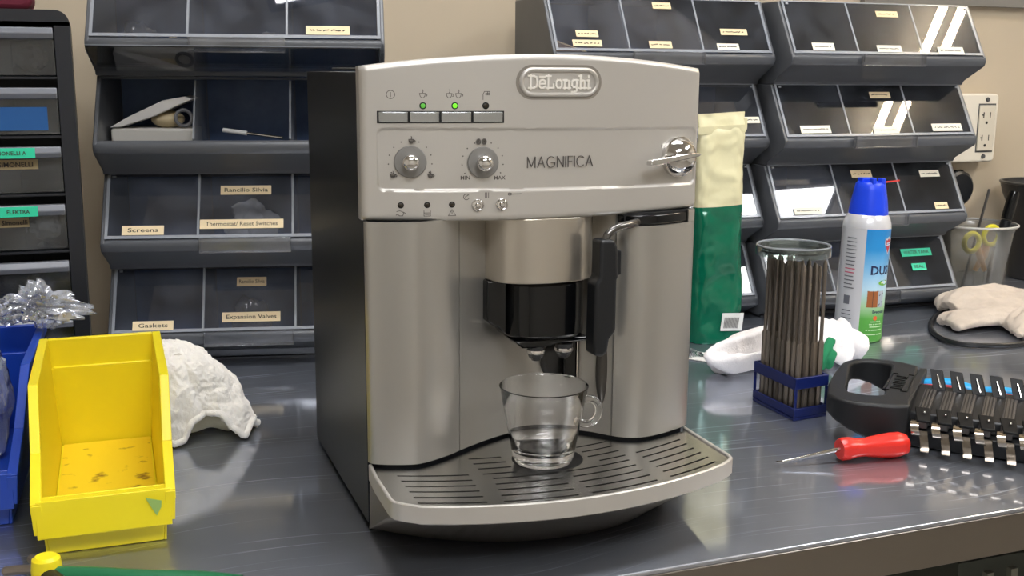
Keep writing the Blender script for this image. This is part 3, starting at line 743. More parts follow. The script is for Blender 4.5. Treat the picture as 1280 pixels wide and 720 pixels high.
cabinet('bin_cabinet', 'grey tilt bin cabinet at the right beside the wall outlet', (.5850, .5369), math.radians(-1.63), (.0241, -.0202), lids=[
    (0, 0, .48, .88, .036, .012, '~', Wt), (0, 1, .60, .22, .038, .010, '~', C), (0, 1, .48, .90, .042, .011, '~', Wt), (0, 2, .45, .92, .046, .012, '~', Wt),
    (1, 0, .48, .87, .050, .012, '~', Wt), (1, 1, .62, .22, .036, .010, '~', C), (1, 1, .56, .90, .044, .011, '~', Wt), (1, 2, .55, .86, .054, .012, '~', Wt),
    (2, 0, .48, .88, .048, .011, '~', Wt), (2, 1, .45, .22, .036, .012, '~', C), (2, 2, .56, .25, .036, .011, '~', Wt), (2, 2, .60, .88, .024, .011, '~', C),
    (3, 2, .46, .32, .056, .0125, 'WATER TANK', G), (3, 2, .44, .60, .026, .0115, 'SEAL', G), (3, 0, .5, .85, .04, .01, '~', C)])

# loose parts inside the bins
def crumple(name, label, cat, loc, sz, m, seed=0, amp=.35, rz=0, group=None, n=20):
    mb = MB(); 
    mb.ball((0, 0, sz[2]), sz, n*2)
    o = mb.build(name, m, None, smooth=20, weld=True)
    for v in o.data.vertices:
        c = v.co-Vector((0, 0, sz[2])); d = c.normalized()
        dd, pp = noise.voronoi(Vector((d.x*2.6+seed, d.y*2.6, d.z*2.6))); k = 1+amp*.7*n3(d.x*1.7+seed, d.y*1.7, d.z*1.7)-amp*.55*(dd[0]-.25)+amp*.75*(.22-abs(n3(d.x*2.8, d.y*2.8+seed, d.z*2.8)))+amp*.3*(.2-abs(n3(d.x*6, d.y*6+seed, d.z*6)))
        c = c*k; v.co = c+Vector((0, 0, sz[2]))
    mz = min(v.co.z for v in o.data.vertices)
    for v in o.data.vertices: v.co.z -= mz
    o.data.set_sharp_from_angle(angle=math.radians(38))
    o.location = loc; o.rotation_euler.z = rz
    return tag(o, label, cat, group)
def incab(loc, rz, lx, ly, z):
    return (loc[0]+lx*math.cos(rz)-ly*math.sin(rz), loc[1]+lx*math.sin(rz)+ly*math.cos(rz), z)
LC = ((-.3232, .578), math.radians(-12.55), .0434); RC = ((.5850, .5369), math.radians(-1.63), .035); MC = (MIDL, -.045, .035)
def inrow(Cb, row, lx, ly, dz=0):
    z0 = Cb[2]+PITCH_Z*(3-row); return incab(Cb[0], Cb[1], lx, ly-(.0812 if Cb is LC else .02)*(z0-Cb[2])*1.0, z0-.0380+dz)
M_BAGW = mat('cloudy plastic bag', 'dfe3e8', .25, alpha=.5)
for (Cb, row, lx, ly, sz, mm, nm, lab) in (
        (LC, 0, .195, .080, (.030, .020, .022), M_FILM, 'plastic_bag', 'clear plastic bag in the top row of the left cabinet, middle bin'),
        (LC, 0, .085, .075, (.014, .012, .020), M_WHITEP, 'white_fitting', 'small white fitting in the top left bin of the left cabinet'),
        (LC, 0, .045, .100, (.025, .015, .030), M_FILM, 'plastic_bag', 'grey film bag in the top left bin of the left cabinet'),
        (LC, 2, .170, .080, (.034, .022, .034), M_BAGW, 'plastic_bag', 'cloudy bag behind the thermostat label of the left cabinet'),
        (LC, 3, .165, .070, (.026, .018, .034), M_FILM, 'plastic_bag', 'crinkled bag behind the expansion valves label'),
        (RC, 0, .050, .075, (.036, .020, .026), M_BAGW, 'plastic_bag', 'cloudy bag in the top row of the right cabinet, left bin'),
        (RC, 0, .160, .075, (.036, .020, .026), M_BAGW, 'plastic_bag', 'cloudy bag in the top row of the right cabinet, middle bin'),
        (RC, 1, .180, .075, (.024, .018, .024), M_BAGW, 'plastic_bag', 'cloudy bag in the second row of the right cabinet, middle bin'),
        (RC, 1, .255, .080, (.032, .018, .032), M_BAGW, 'plastic_bag', 'dark printed bag in the second row of the right cabinet, right bin'),
        (RC, 3, .165, .080, (.034, .018, .030), M_BAGW, 'plastic_bag', 'cloudy bag in the lowest row of the right cabinet, middle bin')):
    crumple(nm, lab, 'bag' if 'bag' in nm else 'fitting', inrow(Cb, row, lx, ly, .001), sz, mm, seed=lx*37+row)
kb = thing('kraft_card', 'brown card envelope in the top middle bin of the left cabinet', 'envelope', inrow(LC, 0, .150, .075, .001), rot=(math.radians(-25), math.radians(-35), math.radians(-12)))
MB().box(-.018, .018, 0, .002, 0, .045).build('card', mat('brown card', 'a0806a', .7), kb); MB().box(-.018, .018, -.0006, -.0001, .030, .044).build('flap', mat('brown card flap', '8a6a54', .7), kb)
kb = thing('kraft_card', 'brown card sheet leaning in the left bin of the middle cabinet top row', 'card', inrow(MC, 0, .055, .060, .001), rot=(math.radians(-15), 0, math.radians(-5)))
MB().prism([(-.045, 0), (.045, 0), (.045, .030), (-.045, .062)], 0, .002, 'y').build('card', mat('tan card', '7d6656', .7), kb); MB().prism([(-.0455, .0622), (.0455, .0302), (.0455, .0322), (-.0455, .0642)], -.0004, .0024, 'y').build('card_edge', M_LABEL, kb)

# things in the open row
z2 = .0434+PITCH_Z*2; zf = z2-.0386
def openpt(lx, ly): return incab(LC[0], LC[1], lx+.0058*.233, ly-.0812*.233, zf)
tr = thing('plastic_dish', 'white plastic dish with a hinged lid in the open bin row', 'container', openpt(.060, .098), math.radians(-12.55))
mb = MB(); mb.box(-.052, .046, -.040, .030, 0, .050); mb.build('box', mat('milky white plastic', 'd8d4cc', .35), tr, bevel=.003)
mb = MB(); mb.prism([(-.053, .0508), (-.030, .0640), (.010, .0830), (.036, .0880), (.046, .0850), (.030, .0780), (.000, .0640), (-.040, .0510)], -.042, .020, 'y'); mb.build('lid', mat('milky lid plastic', 'e4e0dc', .3), tr, bevel=.0015)
rg = MB(); rg.tube([(.0095*math.cos(a), 0, .0095*math.sin(a)) for a in [2*PI*k/24 for k in range(24)]], .0022, 10, closed=True)
o = rg.build('rubber_ring', mat('grey rubber', '6c6c6e', .5)); o.location = Vector(openpt(.0935, .060))+Vector((0, 0, .0622)); o.rotation_euler = (math.radians(-8), 0, .1); o.parent = None
tag(o, 'small grey rubber ring standing in the white dish of the open row', 'ring')
o = MB().ball((0, 0, .010), (.020, .018, .0105), 20).build('cream_part', mat('cream plastic', 'c9b894', .5)); o.location = Vector(openpt(.072, .080))+Vector((0, 0, .0502)); tag(o, 'cream coloured plastic part under the dish lid', 'part')
st = thing('thin_tube', 'thin white tube lying in the open bin row', 'tube', openpt(.175, .030))
a = Vector((-.030, .020, .0485)); b = Vector((.034, -.020, .0405))
MB().tube([a, a.lerp(b, .4)], .0027, 12).build('sleeve', mat('white tube plastic', 'dadada', .3), st); MB().tube([a.lerp(b, .4), b], .0018, 12).build('pin', M_CHROME, st)

# ------------------------------------------------------------------ black drawer unit at left
du = thing('drawer_unit', 'black drawer cabinet with clear drawers at the far left edge', 'drawer cabinet', (-.342, .45, 0))
DW = .215
fr = MB()
HT = .417
def rr(x0, x1, z0, z1, rad, n=5): return arc(x1-rad, z1-rad, rad, rad, 0, 90, n)+arc(x0+rad, z1-rad, rad, rad, 90, 180, n)+arc(x0+rad, z0+rad, rad, rad, 180, 270, n)+arc(x1-rad, z0+rad, rad, rad, 270, 360, n)
fr.box(-DW-.016, -DW, 0, .16, 0, HT-.012); fr.box(-.0155, 0, 0, .16, 0, HT-.012)
fr.prism([(0, HT-.012)]+arc(-.014, HT-.014, .014, .014, 0, 90, 6)+arc(-DW-.002, HT-.014, .014, .014, 90, 180, 6)+[(-DW-.016, HT-.012)], 0, .16, 'y')
fr.box(-DW, -.0155, .15, .16, 0, HT-.012); fr.box(-DW, -.0155, .004, .15, 0, .004)
fr.build('frame', mat('black cabinet plastic', '1c1e24', .35), du, bevel=.002)
mbq = None
for k in range(6):
    zt = .3990-.0606*k
    dr = MB(); m_dr = MATS.get('smoky clear drawer') or clear_mat('smoky clear drawer', 'c8cacc', .07, 'a0a4a8', .10, 1.5)
    dr.box(-DW+.001, -.0165, .006, .0078, zt-.0480, zt-.0125); dr.box(-DW+.001, -.0165, .008, .14, zt-.0480, zt-.0465)
    for xx in (-DW+.001, -.1200, -.0580, -.0180): dr.box(xx, xx+.0012, .008, .14, zt-.0465, zt-.0125)
    d = dr.build('drawer', m_dr, du)
    MB().prism([(-.006, zt-.0110), (-.009, zt-.006), (-.006, zt), (.004, zt), (.004, zt-.0125)], -DW+.0012, -.0166, 'x').build('drawer_lip', mat('pale clear lip', '777a82', .25, alpha=.85), d, bevel=.001)
    MB().box(-DW, -.0155, .002, .14, zt-.0520, zt-.0495).build('shelf', mat('black cabinet plastic', '1c1e24', .35), du)
    lm = MB()
    def LT(cx, cz, yy): return lambda a, b, c: (cx+a, yy, cz+b)
    if k == 1:
        lm.box(-.140, -.0275, .0045, .0058, zt-.0440, zt-.0200); lm.build('label', M_BLUEL, d, smooth=0)
    if k in (2, 3):
        lm.box(-.110, -.0415 if k == 2 else -.0430, -.0098, -.0092, zt-.0110, zt-.0005)
        add_text(lm, 'SIMONELLI A' if k == 2 else 'ELEKTRA', .0055, LT(-.066 if k == 2 else -.062, zt-.006, -.0101), 1, bold=.02); lm.build('label', [M_LABELG, M_INK], d, smooth=0, weld=False)
        lm = MB(); lm.box(-.115, -.0400 if k == 2 else -.0530, .0045, .0058, zt-.0235, zt-.0135)
        add_text(lm, 'NUOVA SIMONELLI' if k == 2 else 'Simonelli', .0070, LT(-.075 if k == 2 else -.067, zt-.0188, .0042), 1, bold=.02); lm.build('label', [M_KRAFT, M_INK], d, smooth=0, weld=False)
    if k in (0, 3):
        crumple('plastic_bag', ('brownish bag of parts in the top drawer of the black unit' if k == 0 else 'pale bag of parts in the fourth drawer of the black unit'), 'bag', (-.342-.040, .45+.060, zt-.0460), (.018, .018, .014), mat('brown part bag', '8a6a50', .4, alpha=.8) if k == 0 else M_BAGW, seed=k)
mc = thing('maroon_pouch', 'maroon folded cloth pouch on top of the black drawer unit', 'pouch', (-.470, .490, HT+.0005))
MB().prism(rr(-.01, .093, 0, .055, .012), 0, .08, 'y').build('pouch', M_MAROON, mc, bevel=.006, seg=3); MB().box(-.008, .090, -.0015, .001, .022, .026).build('seam', mat('maroon piping', '3a0a1a', .7), mc)

# ------------------------------------------------------------------ stack bins
def stack_bin(name, label, m, loc, rz=0, W=.098, Lb=.258, H=.1055, dirt=False):
    t = thing(name, label, 'bin', loc, rz)
    b0, b1 = -.041, .041       # base half width
    th = .0022
    mb = MB()
    yF = .0
    # base pan
    mb.box(b0, b1, .004, Lb-.004, 0, th)
    # front wall (low) and back wall
    zf_ = .0450
    mb.prism([(b0, 0), (b1, 0), (b1+.004, zf_), (b0-.004, zf_)], 0, th, 'y')
    mb.prism([(b0-.0005, 0), (b1+.0005, 0), (b1+.0058, .078), (b0-.0058, .078)], Lb-th, Lb, 'y')
    mb.prism([(b0-.0062, .0765), (b1+.0062, .0765), (b1+.0080, H), (b0-.0080, H)], Lb+.001, Lb+.001+th, 'y')
    mb.box(b0-.003, b1+.003, Lb-th, Lb+.003, .0765, .079)
    mb.build('body', m, t, bevel=.0008)
    # side walls: low at the front, full height from the middle
    for s in (-1, 1):
        sm = MB()
        def SW(y, z, o=0, s=s):
            return (s*(.041+.006*z/H+o), y, z)
        prof = [(0, 0), (Lb, 0), (Lb+.003, H), (.095, H), (.040, .0660), (0, .0440)]
        n = len(prof); vs = [SW(*p) for p in prof]+[SW(*p, o=th) for p in prof]
        sm.add(vs, [tuple(range(n)), tuple(range(n, 2*n))]+[(i, (i+1) % n, n+(i+1) % n, n+i) for i in range(n)])
        sd = sm.build('side_wall', m, t, bevel=.0006)
        # rolled rim flange along the top of the side
        rim = [(Lb+.003, H), (.095, H), (.040, .0660), (-.012, .0440), (-.012, .0210)]
        fm = MB()
        for (a, c) in zip(rim[:-1], rim[1:]):
            p0, p1 = Vector(SW(*a)), Vector(SW(*c)); d = (p1-p0).normalized(); up = Vector((0, 0, 1)) if abs(d.z) < .9 else Vector((0, 1, 0))
            nrm = Vector((s, 0, 0)); k = d.cross(nrm).normalized()*.0022
            w0, w1 = (.0, .0075)
            q = [p0+nrm*w0, p0+nrm*w1, p1+nrm*w1, p1+nrm*w0]
            fm.add([tuple(x-k*.5) for x in q]+[tuple(x+k*.5) for x in q], [(0, 3, 2, 1), (4, 5, 6, 7), (0, 1, 5, 4), (1, 2, 6, 5), (2, 3, 7, 6), (3, 0, 4, 7)])
            q = [p0+nrm*w1, p1+nrm*w1, p1+nrm*w1-Vector((0, 0, .007)), p0+nrm*w1-Vector((0, 0, .007))]
            if abs(d.z) < .9: fm.add([tuple(x) for x in q]+[tuple(x-nrm*.0018) for x in q], [(0, 3, 2, 1), (4, 5, 6, 7), (0, 1, 5, 4), (1, 2, 6, 5), (2, 3, 7, 6), (3, 0, 4, 7)])
        fm.build('side_rim', m, sd, bevel=.0005)
    # projecting label lip
    lp = MB(); lp.prism([(.0, .0448), (-.0120, .0462), (-.0145, .0180), (-.0120, .0170), (-.0098, .0430), (.0, .0420)], b0-.0065, b1+.0065, 'x')
    lp.build('front_lip', m, t, bevel=.0006)
    hr = MB(); hr.box(b0-.006, b1+.006, Lb+.0033, Lb+.008, H-.004, H); hr.build('hanger_rim', m, t, bevel=.0006)
    if dirt:
        m2 = bpy.data.materials.new('dirty yellow floor'); m2.use_nodes = True; nt = m2.node_tree; b = nt.nodes['Principled BSDF']; b.inputs['Roughness'].default_value = .45
        tc = nt.nodes.new('ShaderNodeTexCoord'); n = nt.nodes.new('ShaderNodeTexNoise'); n.inputs['Scale'].default_value = 55; n.inputs['Detail'].default_value = 5; nt.links.new(tc.outputs['Object'], n.inputs['Vector'])
        cr_ = nt.nodes.new('ShaderNodeValToRGB'); nt.links.new(n.outputs[0], cr_.inputs[0]); e = cr_.color_ramp.elements
        e[0].position = .30; e[0].color = (*hexc('7a5410'), 1); e[1].position = .40; e[1].color = (*hexc('e3c11c'), 1)
        nt.links.new(cr_.outputs[0], b.inputs['Base Color'])
        MB().box(b0+.002, b1-.002, .006, Lb-.005, th+.0001, th+.0008).build('floor_liner', m2, t)
        gm = MB(); gm.prism([(.029, .0415), (.0405, .0380), (.0400, .0330), (.0365, .0265)], -.0152, -.0148, 'y'); gm.build('green_sticker', mat('faded green tape', '8fae5c', .6), t, smooth=0)
    return t
stack_bin('stack_bin', 'empty yellow open front parts bin with dirty floor', M_YEL, (-.3365, .0375, .0004), math.radians(-1.0), dirt=True)
stack_bin('stack_bin', 'blue open front parts bin at the left edge behind the yellow bin', M_BLUE, (-.4500, .112, .0004), math.radians(-3))
# bag and bottle inside the blue bin
o = crumple('plastic_bag', 'crumpled clear plastic bag spilling out of the blue bin', 'bag', (-.385, .330, .1085), (.038, .020, .019), M_WFILM, seed=4.2, amp=.8, rz=-.1, n=34)
for v in o.data.vertices:
    if v.co.x > 0: v.co.y *= 1-.5*v.co.x/.05; v.co.z = .012+(v.co.z-.012)*(1-.55*min(1, v.co.x/.05)); v.co.x *= 1.15
o2 = crumple('plastic_bag', 'crumpled clear bag standing upright in the blue bin', 'bag', (-.427, .270, .0035), (.016, .018, .072), M_WFILM, seed=9.1, amp=.4, n=22)
bt = thing('bottle', 'black capped bottle standing in the blue bin at the left edge', 'bottle', (-.470, .180, .0032))
MB().lathe([(.022, 0), (.024, .004), (.024, .100), (.019, .106)], n=28).build('body', mat('dark grey bottle', '2c2e34', .3), bt); MB().lathe([(.021, .1062), (.023, .110), (.023, .142), (.020, .150), (0, .151)], n=28).build('cap', M_BLACKG, bt)

# ------------------------------------------------------------------ towel behind yellow bin
def towel():
    HX = [(-.315, .050), (-.300, .088), (-.285, .094), (-.262, .092), (-.240, .083), (-.222, .068), (-.206, .048), (-.194, .022), (-.188, .004)]
    HEM = [(-.315, .030), (-.290, .018), (-.272, .004), (-.262, .006), (-.254, .022), (-.240, .028), (-.228, .026), (-.216, .010), (-.205, .003), (-.196, .012), (-.188, .004)]
    FY = [(-.315, .250), (-.272, .252), (-.240, .262), (-.205, .256), (-.188, .290)]
    NU, NV = 110, 150
    def fn(uu, vv):
        x = -.2790+.0915*uu; h = interp(x, HX); hem = min(interp(x, HEM), h*.9+.001); fy = interp(x, FY)
        y_back = .372-.03*uu
        # v: 0 back on table -> .5 crest -> 1 front hem
        if vv < .5:
            a = vv*2; y = y_back+(.318-y_back)*a; z = h*math.sin(a*PI/2)**.9
        else:
            a = (vv-.5)*2; y = .318+(fy-.318)*math.sin(a*PI/2)**.75; z = hem+(h-hem)*(math.cos(a*PI/2)**.9 if a < 1 else 0)
        k = .0035*n3(x*30, y*30, z*30)+.0018*n3(x*90, y*90, z*90)+.0012*n3(x*330, y*330, z*330)
        f_ = math.exp(-((x+.250+.35*(z-.05))/.0035)**2)*(.0035 if z < .085 else 0)
        return (x+k*.5, y-k*1.2+f_, max(.0012, z+k))
    mb = MB(); mb.grid(NU, NV, fn)
    o = mb.build('cloth', M_TERRY, None, smooth=180, solid=.004, clean=True)
    m_ = o.modifiers[0]; m_.offset = -1
    t = thing('towel', None, None); o.parent = t
    hem = MB(); P = []
    for i in range(60):
        a = fn(i/59, 1.0); P.append((a[0], a[1]-.001, a[2]+.002))
    hem.tube(P, .0032, 8); hem.build('hem', M_TERRY, t, smooth=180)
    def inner(m):
        m.tube(smooth_path([(-.268, .285, .010), (-.250, .290, .016), (-.230, .292, .016), (-.212, .294, .010)]), .012, 12)
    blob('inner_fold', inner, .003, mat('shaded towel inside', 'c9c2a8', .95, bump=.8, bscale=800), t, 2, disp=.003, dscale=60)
    return tag(t, 'white terry towel draped in a heap behind the yellow bin', 'towel')
towel()
# inner fold of that towel
# ------------------------------------------------------------------ second towel behind the bit holder
def t2(mb):
    mb.tube(smooth_path([(.362, .310, .016), (.390, .322, .024), (.430, .330, .029), (.490, .325, .031), (.545, .322, .024), (.575, .318, .014)]), .019, 16)
    mb.ball((.505, .335, .026), (.055, .036, .031), 20)
    for k in range(5):      # rolled folds at the left end
        q = .0065+.0062*k; cx, cy = .372, .290
        mb.tube(smooth_path([(.46, .300-.002*k, .008+.7*q), (cx+.030, cy-.006-.25*q, .009+q*.75), (cx-.9*q, cy-.004, .010+q*.45), (cx-1.05*q, cy+.004, .016+q*.55), (cx+.010, cy+.010, .013+q*1.0), (.42, .310, .016+q*1.0), (.47, .318, .020+q*.9)], 5), .0050, 10)
    for k in range(6):
        mb.tube(smooth_path([(.47+.012*k, .292-.001*k, .006), (.474+.013*k, .290, .022), (.480+.013*k, .304, .042), (.485+.014*k, .335, .052-.002*abs(k-2))], 4), .0052, 10)
tw = thing('towel', 'bunched white towel with a green stripe behind the bit holder', 'towel', (.45, .31, 0))
o = blob('cloth', t2, .0023, M_CLOTH, tw, 2, disp=.002, dscale=30, fold=.0012, fscale=60)
for v in o.data.vertices: v.co -= Vector((.45, .31, 0)); v.co.z = max(v.co.z, .0006)
def gs(mb):
    mb.tube(smooth_path([(.488, .2810, .005), (.485, .2765, .016), (.494, .2800, .027), (.508, .2890, .036)]), .006, 12)
    mb.tube(smooth_path([(.499, .2790, .005), (.498, .2755, .015), (.505, .2790, .025)]), .005, 12)
o = blob('green_stripe', gs, .002, M_GREENT, tw, 2, disp=.0008, dscale=90)
for v in o.data.vertices: v.co -= Vector((.45, .31, 0))

# ------------------------------------------------------------------ bit holder and bits
BH = thing('bit_holder', 'navy blue plastic bit holder standing in front of the white towel', 'tool holder', (.3414, .1245, 0))
A0 = Vector((.0005, .0795)); B0 = Vector((.0445, .0046))
def HB(a, b, z): return (a*B0.x+b*A0.x, a*B0.y+b*A0.y, z)
def hbox(mb, a0, a1, b0, b1, z0, z1): mb.box(a0, a1, b0, b1, z0, z1, T=HB)
mb = MB(); hbox(mb, 0, 1, 0, 1, 0, .004); mb.build('base', M_NAVY, BH, bevel=.001)
for (z0, z1, nm) in ((.034, .046, 'upper_band'), (.0041, .013, 'lower_band')):
    mb = MB(); hbox(mb, 0, 1, 0, .03, z0, z1); hbox(mb, 0, 1, .97, 1, z0, z1); hbox(mb, 0, .055, .03, .97, z0, z1); hbox(mb, .945, 1, .03, .97, z0, z1); mb.build(nm, M_NAVY, BH, bevel=.0006)
for (a, b) in ((0, 0), (.93, 0), (0, .965), (.93, .965)):
    mb = MB(); hbox(mb, a+.002, a+.068, b+.001, b+.034, .0131, .0339); mb.build('corner_post', M_NAVY, BH, bevel=.0006)
bit = thing('screwdriver_bit', 'long dark steel screwdriver bit standing upright in the blue holder', 'screwdriver bit', (0, 0, 0), group='long bits in the blue holder')
MB().lathe([(.0030, 0), (.0030, .0735), (.0022, .0760)], n=6).build('hex_shank', M_DSTEEL, bit, smooth=20)
MB().lathe([(.0020, .0761), (.0020, .145), (.0024, .148), (.0020, .156), (.0008, .159)], n=8).build('shaft', M_DSTEEL, bit, smooth=40)
k = 0
for i in range(4):
    for j in range(8):
        a = .17+.22*i; b = .085+.118*j
        p = HB(a, b, .0046); o = bit if k == 0 else copy_tree(bit)
        dz = rnd.uniform(-.05, .0)
        o.location = (BH.location.x+p[0]+rnd.uniform(-.0006, .0006), BH.location.y+p[1], p[2]); o.rotation_euler = (rnd.uniform(-.010, .010)+.004, rnd.uniform(-.012, .012)-.012, rnd.uniform(0, 1))
        o.scale = (1, 1, 1+rnd.uniform(-.03, .03)); k += 1
jl = thing('clear_lid', 'round clear plastic cap resting on top of the steel bits', 'lid', (.3590, .1665, .1695))
MB().lathe([(.0385, 0), (.0390, .001), (.0390, .0095), (.0375, .0105), (.0350, .0100), (.0345, .0060), (0, .0060), (0, .0045), (.0365, .0045), (.0375, .0)], n=48, cap=False).build('disc', clear_mat('greenish clear cap', 'e6efe9', .07, 'c8d0cc', .05, 2.2), jl)
MB().tube([(.0380*math.cos(2*PI*q/48), .0380*math.sin(2*PI*q/48), .0108) for q in range(48)], .0010, 8, closed=True).build('rim', M_CLEARE, jl)

# ------------------------------------------------------------------ coffee bag
cb = thing('coffee_bag', 'tall green and cream foil coffee bag behind the machine', 'coffee bag', (.4490, .475, 0), math.radians(-3))
def bag_fn(z0, z1, up):
    def fn(uu, vv):
        z = z0+(z1-z0)*vv; t = z/.305
        a = 2*PI*uu
        hw = .0365+.003*math.exp(-((z-.05)/.05)**2)-.003*t
        hd = .030*max(0, 1-t)**.8+.0022
        c, s = math.cos(a), math.sin(a); pw = .55
        x = hw*math.copysign(abs(c)**pw, c); y = hd*math.copysign(abs(s)**(.8), s)
        k = .0035*n3(x*40+5, y*40, z*28)+.0015*n3(x*120, y*120, z*90)
        k *= min(1, z/.01)
        tilt = .0 if up else 0
        return (x*(1+k*6)+.004*t, y+k*1.3, z+(x*.05 if 0 < vv < 1 else x*.05*(1 if z > .01 else 0)))
    return fn
mb = MB(); mb.grid(64, 60, bag_fn(.0005, .184, 0), wrapu=True); mb.add([], [])
n = 64; mb.f.append(tuple(range(n))[::-1]); mb.mi.append(0)
mb.build('green_foil', mat('green foil', '066449', .16, .15, spec=.8, bump=.5, bscale=60), cb, smooth=180)
mb = MB(); mb.grid(64, 50, bag_fn(.184, .306, 1), wrapu=True); mb.build('cream_foil', mat('cream foil', 'd6cfa8', .35, bump=.4, bscale=80), cb, smooth=180)
mb = MB(); mb.grid(24, 3, lambda a, b: (-.033+.070*a, -.0062-.0010*math.sin(a*9), .2780+.010*b+a*.003)); mb.box(.034, .041, -.0020, -.0012, .284, .299); mb.build('folded_top', mat('cream foil', 'd6cfa8', .35), cb, bevel=.0006)
mb = MB(); mb.box(-.016, .016, -.0012, -.0004, -.012, .012, T=lambda a, b, c: (.014+a+c*.1, -.0325+b, .030+c+a*-.05))
for q in range(14):
    x = -.012+q*.0016; strokes(mb, [[(x, -.008), (x, .006)]], .0007, lambda a, b, c: (.014+a+b*.1, -.0330-.0014, .030+b+a*-.05), .0, 1)
mb.build('barcode_label', [mat('white sticker', 'e4e4e0', .4), M_INK], cb, smooth=0, weld=False)

# ------------------------------------------------------------------ air duster can
dc = thing('spray_can', 'white, blue and green air duster can with blue nozzle', 'spray can', (.6420, .4100, 0), rot=(0, math.radians(1.5), 0))
m = bpy.data.materials.new('duster can print'); m.use_nodes = True; nt = m.node_tree; b = nt.nodes['Principled BSDF']; b.inputs['Roughness'].default_value = .28; b.inputs['Metallic'].default_value = .1
tc = nt.nodes.new('ShaderNodeTexCoord'); sp_ = nt.nodes.new('ShaderNodeSeparateXYZ'); nt.links.new(tc.outputs['Object'], sp_.inputs[0])
cr_ = nt.nodes.new('ShaderNodeValToRGB'); mr = nt.nodes.new('ShaderNodeMapRange'); mr.inputs[1].default_value = 0; mr.inputs[2].default_value = .17; nt.links.new(sp_.outputs[2], mr.inputs[0]); nt.links.new(mr.outputs[0], cr_.inputs[0])
el = cr_.color_ramp.elements; el[0].position = .0; el[0].color = (*hexc('4e9a3a'), 1); el[1].position = 1; el[1].color = (*hexc('1a80c8'), 1)
for p, c in ((.20, '5aa545'), (.30, 'a9cfa0'), (.44, 'bcdcec'), (.60, '7fbce4'), (.75, '2a8fd0')):
    e = el.new(p); e.color = (*hexc(c), 1)
at = nt.nodes.new('ShaderNodeMath'); at.operation = 'ARCTAN2'; nt.links.new(sp_.outputs[1], at.inputs[0]); nt.links.new(sp_.outputs[0], at.inputs[1])
gt = nt.nodes.new('ShaderNodeMath'); gt.operation = 'GREATER_THAN'; gt.inputs[1].default_value = math.radians(-127); nt.links.new(at.outputs[0], gt.inputs[0])
lt = nt.nodes.new('ShaderNodeMath'); lt.operation = 'LESS_THAN'; lt.inputs[1].default_value = math.radians(15); nt.links.new(at.outputs[0], lt.inputs[0])
an = nt.nodes.new('ShaderNodeMath'); an.operation = 'MULTIPLY'; nt.links.new(gt.outputs[0], an.inputs[0]); nt.links.new(lt.outputs[0], an.inputs[1])
mx = nt.nodes.new('ShaderNodeMix'); mx.data_type = 'RGBA'; mx.inputs[6].default_value = (*hexc('c6c6ca'), 1); nt.links.new(an.outputs[0], mx.inputs[0]); nt.links.new(cr_.outputs[0], mx.inputs[7]); nt.links.new(mx.outputs[2], b.inputs['Base Color'])
RC_ = .0318
MB().lathe([(.028, 0), (.0305, .0012), (.0318, .004), (RC_, .005), (RC_, .155)], n=56).build('can_body', m, dc, smooth=40)
MB().lathe([(RC_, .1551), (.0312, .161), (.0290, .168), (.0262, .1725), (.0255, .1735)], n=56).build('shoulder', mat('white can shoulder', 'd8d8dc', .25, .3), dc)
mb = MB(); mb.lathe([(.0262, .1700), (.0258, .176), (.0235, .192), (.0210, .205), (.0195, .213), (.0165, .2165), (.013, .214), (0, .212)], n=40)
mb.box(-.010, -.004, -.017, -.009, .212, .222); mb.box(.004, .011, -.017, -.008, .212, .2215); mb.box(-.010, .011, .004, .016, .212, .2205)
mb.build('nozzle_cap', mat('bright blue cap', '1440d8', .35), dc, bevel=.0012, seg=2)
MB().tube([(.010, -.006, .2150), (.036, -.013, .2185)], .0011, 8).build('straw', M_RED, dc)
def CY(deg0, z0):
    def T(a, b, h):
        an = math.radians(deg0)+a/RC_; rr_ = RC_+.00025+h; return (rr_*math.cos(an), rr_*math.sin(an), z0+b)
    return T
# duster faces the camera at about -119 degrees
mb = MB(); add_text(mb, 'DUST', .0165, CY(-74, .0995), 0, bold=.03); mb.build('brand_lettering', mat('navy lettering', '1c2450', .5), dc, smooth=0, weld=False)
mb = MB()
P = [(0, .011), (.004, .008), (.007, .009), (.007, .002), (.004, -.004), (0, -.011), (-.004, -.004), (-.007, .002), (-.007, .009), (-.004, .008)]
def shell_patch(P, mi, T, s=1.0): mb.add([T(p[0]*s, p[1]*s, .0001*(mi+1)) for p in P], [tuple(range(len(P)))], mi)
shell_patch(P, 0, CY(-63, .1330), 1.15); shell_patch(P, 1, CY(-63, .1330), .9)
for zz in (.1340,): strokes(mb, [[(-.005, 0), (.005, 0)], [(-.004, .0025), (.004, .0025)]], .0012, CY(-63, zz), .0004, 0)
mb.build('emblem', [mat('emblem white', 'd8dce4', .4), mat('emblem red', 'b82838', .4)], dc, smooth=0, weld=False)
mb = MB(); shell_patch(arc(0, 0, .0095, .0038, 0, 360, 20)[:-1], 0, CY(-70, .0830)); strokes(mb, [[(-.004, 0), (.005, .001)]], .0014, CY(-70, .0830), .0004, 1); mb.build('oval_mark', [mat('lime oval', '6aa830', .5), M_LABELW], dc, smooth=0, weld=False)
mb = MB()
def cyl_rect(x0, x1, z0, z1, T, mi, h=.0001, n=8):
    vs = []
    for i in range(n+1):
        x = x0+(x1-x0)*i/n; vs += [T(x, z0, h), T(x, z1, h)]
    mb.add(vs, [(2*i, 2*i+2, 2*i+3, 2*i+1) for i in range(n)], mi)
T = CY(-92, .0620)
cyl_rect(-.012, .0040, -.012, .010, T, 0); cyl_rect(.0045, .014, -.012, .010, CY(-92, .0620), 2)
strokes(mb, [[(-.012, .0015), (.004, .0015)], [(-.004, -.012), (-.004, .010)], [(-.012, .010), (.004, .010)]], .0006, T, .0003, 1)
